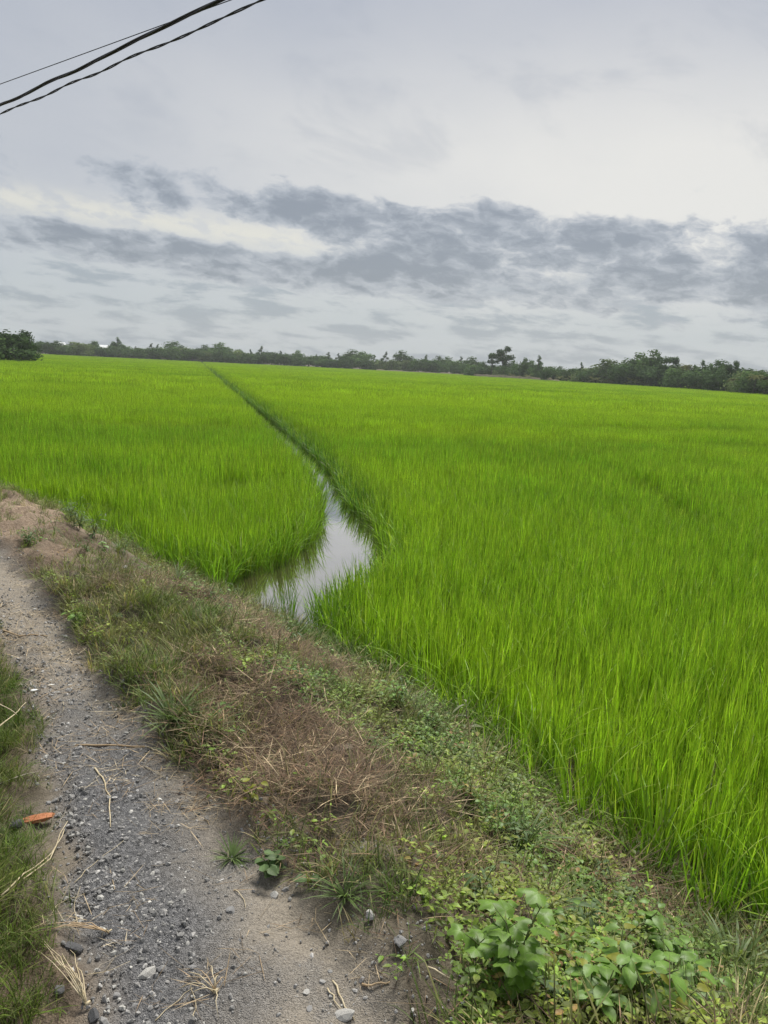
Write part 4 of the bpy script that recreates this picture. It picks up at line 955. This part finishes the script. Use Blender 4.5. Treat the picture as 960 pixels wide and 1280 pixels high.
def crown_mesh(clumps, n, size, mat, seed):
    r_ = np.random.default_rng(seed); V = []; w_ = np.array([c[3] ** 2 for c in clumps]); w_ /= w_.sum()
    pick = r_.choice(len(clumps), n, p=w_); C_ = np.array([c[:3] for c in clumps])[pick]; rad = np.array([c[3] for c in clumps])[pick]
    dv = r_.normal(0, 1, (n, 3)); dv /= np.linalg.norm(dv, axis=1, keepdims=True); rr = rad * (r_.random(n) ** .45) * r_.uniform(.8, 1.15, n)
    P_ = C_ + dv * rr[:, None] * np.array([1, 1, .8]); t1 = np.cross(dv, r_.normal(0, 1, (n, 3))); t1 /= np.linalg.norm(t1, axis=1, keepdims=True) + 1e-9
    t2 = np.cross(dv + r_.normal(0, .5, (n, 3)), t1); t2 /= np.linalg.norm(t2, axis=1, keepdims=True) + 1e-9
    s_ = size * r_.uniform(.6, 1.3, n)[:, None]
    V = np.stack([P_ - t1 * s_, P_ + t2 * s_ * .55, P_ + t1 * s_, P_ - t2 * s_ * .55], 1).reshape(-1, 3); f = np.arange(4 * n).reshape(n, 4)
    m = bpy.data.meshes.new('crown'); m.from_pydata(V.tolist(), [], f.tolist()); m.materials.append(mat); m.update(); return m
def trunk_mesh(h, r, limbs):
    mb = MB(); mb.tube([(0, 0, -.3), (.02 * h, 0, h * .35), (0, .02 * h, h * .7), (.01 * h, 0, h)], [r, r * .8, r * .55, r * .25], 6)
    for (z0, q) in limbs: mb.tube([(0, 0, z0), (q[0] * .5, q[1] * .5, z0 + (q[2] - z0) * .6), q], [r * .45, r * .3, r * .12], 5)
    return mb.mesh('trunk', [M_BARK], True)
def proto(kind, seed):                                            # all about 10 m tall
    r_ = random.Random(seed)
    if kind == 'round':
        cl = [(r_.uniform(-2.2, 2.2), r_.uniform(-2.2, 2.2), r_.uniform(3.6, 7.4), r_.uniform(1.2, 2.0)) for _ in range(11)] + [(r_.uniform(-.8, .8), 0, 8.3, 1.5), (0, 0, 6.4, 2.4)]
        return crown_mesh(cl, 1500, .34, M_T[r_.choice(('dark', 'mid'))], seed), trunk_mesh(7, .28, [(3, c[:3]) for c in cl[:5]])
    if kind == 'tall':
        cl = [(r_.uniform(-2.6, 2.6), r_.uniform(-1.5, 1.5), r_.uniform(5.8, 9.0), r_.uniform(.95, 1.5)) for _ in range(8)] + [(r_.uniform(-1.5, 1.5), 0, r_.uniform(4.2, 6), .9) for _ in range(3)]
        return crown_mesh(cl, 1300, .30, M_T['dark'], seed), trunk_mesh(8.5, .22, [(4, c[:3]) for c in cl[:7]])
    if kind == 'cone':
        cl = [(r_.uniform(-.35, .35) * (10 - z), r_.uniform(-.35, .35) * (10 - z), z, .42 + .12 * (10 - z)) for z in np.linspace(2.2, 9.6, 16)]
        return crown_mesh(cl, 1100, .26, M_T['dark'], seed), trunk_mesh(9.3, .2, [])
    if kind == 'bush':
        cl = [(r_.uniform(-3.6, 3.6), r_.uniform(-2, 2), r_.uniform(1.2, 5.5), r_.uniform(1.6, 2.6)) for _ in range(14)]
        return crown_mesh(cl, 1600, .36, M_T[r_.choice(('mid', 'dark', 'pale'))], seed), trunk_mesh(4.5, .2, [(1, c[:3]) for c in cl[:5]])
    mb = MB(); nf = 17 if kind == 'palm' else 13; top = 7.2 if kind == 'palm' else 2.6
    for i in range(nf):
        a = 6.283 * i / nf + r_.uniform(-.2, .2); up = r_.uniform(-.1, 1.2); L = r_.uniform(3.0, 4.0); pr = None
        for k in range(7):
            t = k / 6; x_ = L * t * math.cos(up * (1 - t * .3)); z_ = top + L * t * math.sin(up) - 2.1 * t * t * (1.2 if kind == 'palm' else .8)
            cur = Vector((math.cos(a) * x_, math.sin(a) * x_, z_)); wv_ = (.55 if kind == 'palm' else .45) * math.sin(3.14 * min(.97, t * .85 + .12)); sd = Vector((-math.sin(a), math.cos(a), 0))
            if pr:
                for s_ in (-1, 1):
                    mb.add([pr, cur, cur + sd * s_ * wv_ * 1.3 + Vector((0, 0, -.5 * wv_)), pr.lerp(cur, .35) + sd * s_ * wv_ + Vector((0, 0, -.35 * wv_))], [(0, 1, 2, 3)])
            pr = cur
    return mb.mesh('crown', [M_T['palm']]), trunk_mesh(top, .17, [])
PROTO = {k: [proto(k, 100 + 7 * i + j) for j in range(4 if k in ('round', 'bush') else 2)] for i, k in enumerate(('round', 'tall', 'cone', 'bush', 'palm', 'banana'))}
PH = {'round': 9.8, 'tall': 10.1, 'cone': 10.2, 'bush': 7.6, 'palm': 9.6, 'banana': 4.9}
def far_dist(px_):
    return float(np.interp(px_, [-60, 40, 250, 480, 580, 592, 690, 760, 860, 960, 1040], [430, 425, 415, 405, 400, 330, 300, 275, 240, 190, 165]))
BUSH_V = [0]
def bush_label(where):
    v = BUSH_V[0] = random.choice((0, 1, 2, 3)); look = {'dark': 'blackish green', 'mid': 'grass green', 'pale': 'pale dusty green'}[PROTO['bush'][v][0].materials[0].name.split('_')[-1]]
    return '%s bushy tree filling the %s' % (look, where), '%s bushes of the %s' % (look, where.split(' across')[0].split(' along')[0])
def tree(px_, top, kind, label, group=None, wide=1.0, dist=None, back=0, name=None, var=None):
    d = (dist or far_dist(px_)) + back; r_ = px_ray(px_, 470); hd = Vector((r_[0], r_[1], 0)).normalized(); base = hd * d
    rt = px_ray(px_, top - (1.5 if dist is None else 0)); h = CAM_H + d * rt[2] / math.hypot(rt[0], rt[1]) - FIELD_Z; s_ = h / PH[kind]
    e = bpy.data.objects.new(name or {'round': 'broadleaf_tree', 'tall': 'sparse_tree', 'cone': 'conical_tree', 'bush': 'bushy_tree', 'palm': 'palm_tree', 'banana': 'banana_plant'}[kind], None)
    link(e); e.location = (base.x, base.y, FIELD_Z + .02); e.rotation_euler = (0, 0, random.uniform(0, 6.28)); e.scale = (s_ * wide, s_ * wide, s_); e.empty_display_size = 1
    cr, tk = PROTO[kind][var if var is not None else random.randrange(len(PROTO[kind]))]; obj('crown', cr, e); obj('trunk', tk, e); tag(e, label, 'tree' if kind != 'banana' else 'plant', group); return e
random.seed(31)
LR = 'round crowned dark tree in the far tree line across the rice'; LC = 'narrow pointed tree in the far tree line across the rice'; LBU = 'low bushy tree filling the far tree line'; LP = 'small palm in the far tree line'
for x_, tp, kd in ((52, 427, 'cone'), (72, 426, 'round'), (97, 428, 'round'), (118, 426, 'round'), (147, 422, 'cone'), (142, 427, 'round'), (170, 434, 'cone'), (190, 430, 'cone'), (198, 431, 'cone'), (217, 426, 'round'), (236, 433, 'bush'), (255, 431, 'round'),
                   (277, 428, 'round'), (270, 430, 'round'), (298, 437, 'round'), (312, 437, 'cone'), (327, 433, 'cone'), (350, 439, 'cone'), (372, 438, 'round'), (395, 444, 'cone'), (410, 441, 'cone'), (422, 442, 'cone'), (440, 437, 'round'), (452, 439, 'round'),
                   (467, 444, 'cone'), (482, 440, 'cone'), (500, 438, 'round'), (518, 449, 'round'), (532, 444, 'cone'), (548, 445, 'round'), (558, 446, 'round'), (575, 446, 'cone'), (588, 446, 'round')):
    lb, gp = {'round': (LR, 'round trees of the far tree line'), 'cone': (LC, 'pointed trees of the far tree line'), 'bush': (LBU, 'bushy trees of the far tree line')}[kd]
    tree(x_, tp, kd, lb, gp, wide=random.uniform(1.35, 1.9) if kd == 'round' else random.uniform(1.3, 1.7), back=random.uniform(0, 25))
x_ = 46
while x_ < 598:
    hor = 436 + x_ * .0489; tree(x_, hor - random.uniform(8.5, 16), 'bush', *bush_label('far tree line across the rice'), wide=1.5, back=random.uniform(-10, 8), var=BUSH_V[0]); x_ += random.uniform(6.5, 9.5)
# the nearer stretch
tree(628, 433, 'tall', 'tall sparse tree rising well above the tree line', wide=1.15, var=0); tree(614, 440, 'tall', 'shorter sparse tree leaning against the tallest one', wide=.9, var=1)
tree(683, 457, 'bush', 'compact dark round bush at the edge of the rice', wide=.95, back=-25, var=1)
tree(672, 444, 'cone', 'pointed dark tree beside the compact round bush', wide=1.3); tree(655, 447, 'round', 'leafy tree between the tall sparse tree and the pointed one')
tree(725, 453, 'cone', 'slim pointed tree standing alone above pale shrubs', wide=1.1)
tree(797, 440, 'round', 'biggest round crowned tree of the nearer tree line', wide=1.6, var=0); tree(814, 436, 'round', 'highest crown leaning on the biggest round tree', wide=1.2, var=2); tree(831, 443, 'tall', 'sparse high tree beside the biggest round tree', wide=1.0, var=1)
tree(780, 456, 'round', 'smaller dark tree on the flank of the biggest round tree', wide=1.3); tree(770, 455, 'cone', 'small pointed tree before the biggest round tree', wide=1.0)
tree(856, 450, 'palm', 'slender palm rising above the shrubs', wide=.8); tree(876, 450, 'cone', 'broad pointed tree between the palm and the split crowned tree', wide=1.5); tree(899, 448, 'round', 'dense crowned tree next to the split crowned tree', wide=1.1); tree(916, 451, 'tall', 'split crowned tree near the brown palms', wide=.8, var=0)
for x_, tp, kd in ((603, 452, 'round'), (640, 450, 'round'), (664, 450, 'round'), (700, 458, 'round'), (738, 460, 'round'), (758, 459, 'round'), (846, 454, 'round'), (866, 456, 'round'), (888, 454, 'round'), (906, 455, 'cone'), (936, 460, 'round'), (952, 462, 'round'), (972, 458, 'round')):
    lb = 'mid sized round tree standing in the nearer tree line' if kd == 'round' else 'dark pointed tree hugging the split crowned tree'
    tree(x_, tp, kd, lb, 'round trees of the nearer tree line' if kd == 'round' else None, wide=random.uniform(1.1, 1.5), back=random.uniform(0, 15))
x_ = 596
while x_ < 1010:
    hor = 436 + x_ * .0489; tree(x_, hor - random.uniform(7, 17) - (random.uniform(6, 13) if x_ > 760 else 0), 'bush', *bush_label('nearer tree line along the rice'), wide=1.4, back=random.uniform(-6, 10), var=BUSH_V[0]); x_ += random.uniform(6, 9)
for x_ in (700, 712, 748, 757, 790, 800, 742, 765, 808, 640, 660):
    tree(x_, 436 + x_ * .0489 - random.uniform(-2, 3), 'banana', 'pale leaved banana plant at the edge of the rice', 'banana plants at the rice edge', wide=1.1, back=-12)
for x_, tp in ((930, 466), (945, 464), (958, 467), (975, 463), (918, 470)):
    tree(x_, tp, 'palm', 'bushy brownish palm at the end of the tree line', 'brownish palms', wide=1.15, back=-8)
tree(4, 405, 'bush', 'large leafy tree standing at the field corner', dist=150, wide=1.35, var=0, name='leafy_tree'); tree(14, 426, 'bush', 'spreading undergrowth below the large leafy corner tree', dist=146, wide=2.0, var=1, name='shrub'); tree(-14, 414, 'bush', 'leafy tree crowding the large corner tree from outside', dist=148, wide=1.5, var=2, name='leafy_tree'); tree(31, 410, 'round', 'darker tree close behind the large leafy corner tree', dist=175, wide=1.25, var=1); tree(-18, 404, 'round', 'tall tree behind the large leafy corner tree', dist=165, wide=1.6)
tree(22, 447, 'bush', 'small dark shrub at the foot of the corner trees', dist=142, wide=1.0, name='shrub')
# small houses half hidden in the far trees
M_WALL = solid_mat('house_wall', (.55, .55, .52), (.68, .68, .65), 1, .8); M_ROOFW = solid_mat('roof_sheet', (.45, .47, .48), (.6, .62, .62), 1, .5); M_ROOFR = solid_mat('roof_tile', (.24, .12, .09), (.32, .17, .13), 1, .8); M_DOOR = solid_mat('house_door', (.05, .06, .07), (.08, .09, .10), 1, .6)
def box(mb, x0, x1, y0, y1, z0, z1):
    v = [(x, y, z) for z in (z0, z1) for x, y in ((x0, y0), (x1, y0), (x1, y1), (x0, y1))]
    mb.add(v, [(0, 3, 2, 1), (4, 5, 6, 7), (0, 1, 5, 4), (1, 2, 6, 5), (2, 3, 7, 6), (3, 0, 4, 7)])
def house(px_, back, wd, roof, label, ht=3.4):
    d = far_dist(px_) + back; r_ = px_ray(px_, 470); hd = Vector((r_[0], r_[1], 0)).normalized() * d
    e = bpy.data.objects.new('house', None); link(e); e.location = (hd.x, hd.y, FIELD_Z); e.rotation_euler = (0, 0, -math.atan2(hd.x, hd.y) + .2); tag(e, label, 'house')
    mb = MB(); box(mb, -wd / 2, wd / 2, -3, 3, 0, ht); obj('wall', mb.mesh('wall', [M_WALL]), e)
    a = wd / 2 + .5; mb = MB(); mb.add([(-a, -3.5, ht - .1), (a, -3.5, ht - .1), (a, 3.5, ht - .1), (-a, 3.5, ht - .1), (-a, 0, ht + 1.7), (a, 0, ht + 1.7)], [(0, 1, 5, 4), (2, 3, 4, 5), (0, 4, 3), (1, 2, 5), (3, 2, 1, 0)]); obj('roof', mb.mesh('roof', [roof]), e)
    mb = MB(); box(mb, -.5, .5, -3.06, -2.98, .05, 2.1); obj('door', mb.mesh('door', [M_DOOR]), e)
    for sx in (-1, 1): mb = MB(); box(mb, sx * wd * .3 - .5, sx * wd * .3 + .5, -3.05, -2.98, 1.0, 2.1); obj('window', mb.mesh('window', [M_DOOR]), e)
house(76, 10, 4, M_ROOFW, 'white walled house with a pale sheet roof among the far trees', 5.2); house(131, 10, 4, M_ROOFW, 'second white house nearer the rice under the far trees', 4.9); house(742, 20, 9, M_ROOFR, 'low house with a reddish roof behind the pale shrubs', 2.9)
# low earth bank at the far edge of the rice
mb = MB(); prev = None; k = 0
xs = np.linspace(470, 700, 60)
row = []
for q in xs:
    d = far_dist(q) - 16; r_ = px_ray(q, 470); hd = np.array([r_[0], r_[1]]) / math.hypot(r_[0], r_[1]); hh = .75 + .5 * random.random() + (.5 if 590 < q < 690 else 0)
    for dd_, z in ((-2.5, FIELD_Z), (-1.0, FIELD_Z + hh), (1.5, FIELD_Z + hh), (3, FIELD_Z)): row.append((hd[0] * (d + dd_), hd[1] * (d + dd_), z))
fs = [(4 * i + j, 4 * i + 4 + j, 4 * i + 5 + j, 4 * i + 1 + j) for i in range(len(xs) - 1) for j in range(3)]
tag(obj('earth_dyke', mesh_from('earth_dyke', row, fs, [solid_mat('dry_earth', (.16, .14, .09), (.24, .20, .13), .6, .95)])), kind='structure')

# ------------------------------------------------------------------ haze in the air over the fields
hm, t, out = new_mat('haze'); pv_ = t.new('ShaderNodeVolumePrincipled'); pv_.inputs['Color'].default_value = (.90, .94, 1.0, 1); pv_.inputs['Density'].default_value = 0.00022; pv_.inputs['Anisotropy'].default_value = .2
t.link(pv_.outputs[0], out.inputs['Volume'])
mb = MB(); box(mb, -620, 620, -60, 620, -2.2, 24)
tag(obj('haze', mb.mesh('haze', [hm])), 'thin grey haze hanging over the fields', 'haze', kind='stuff')
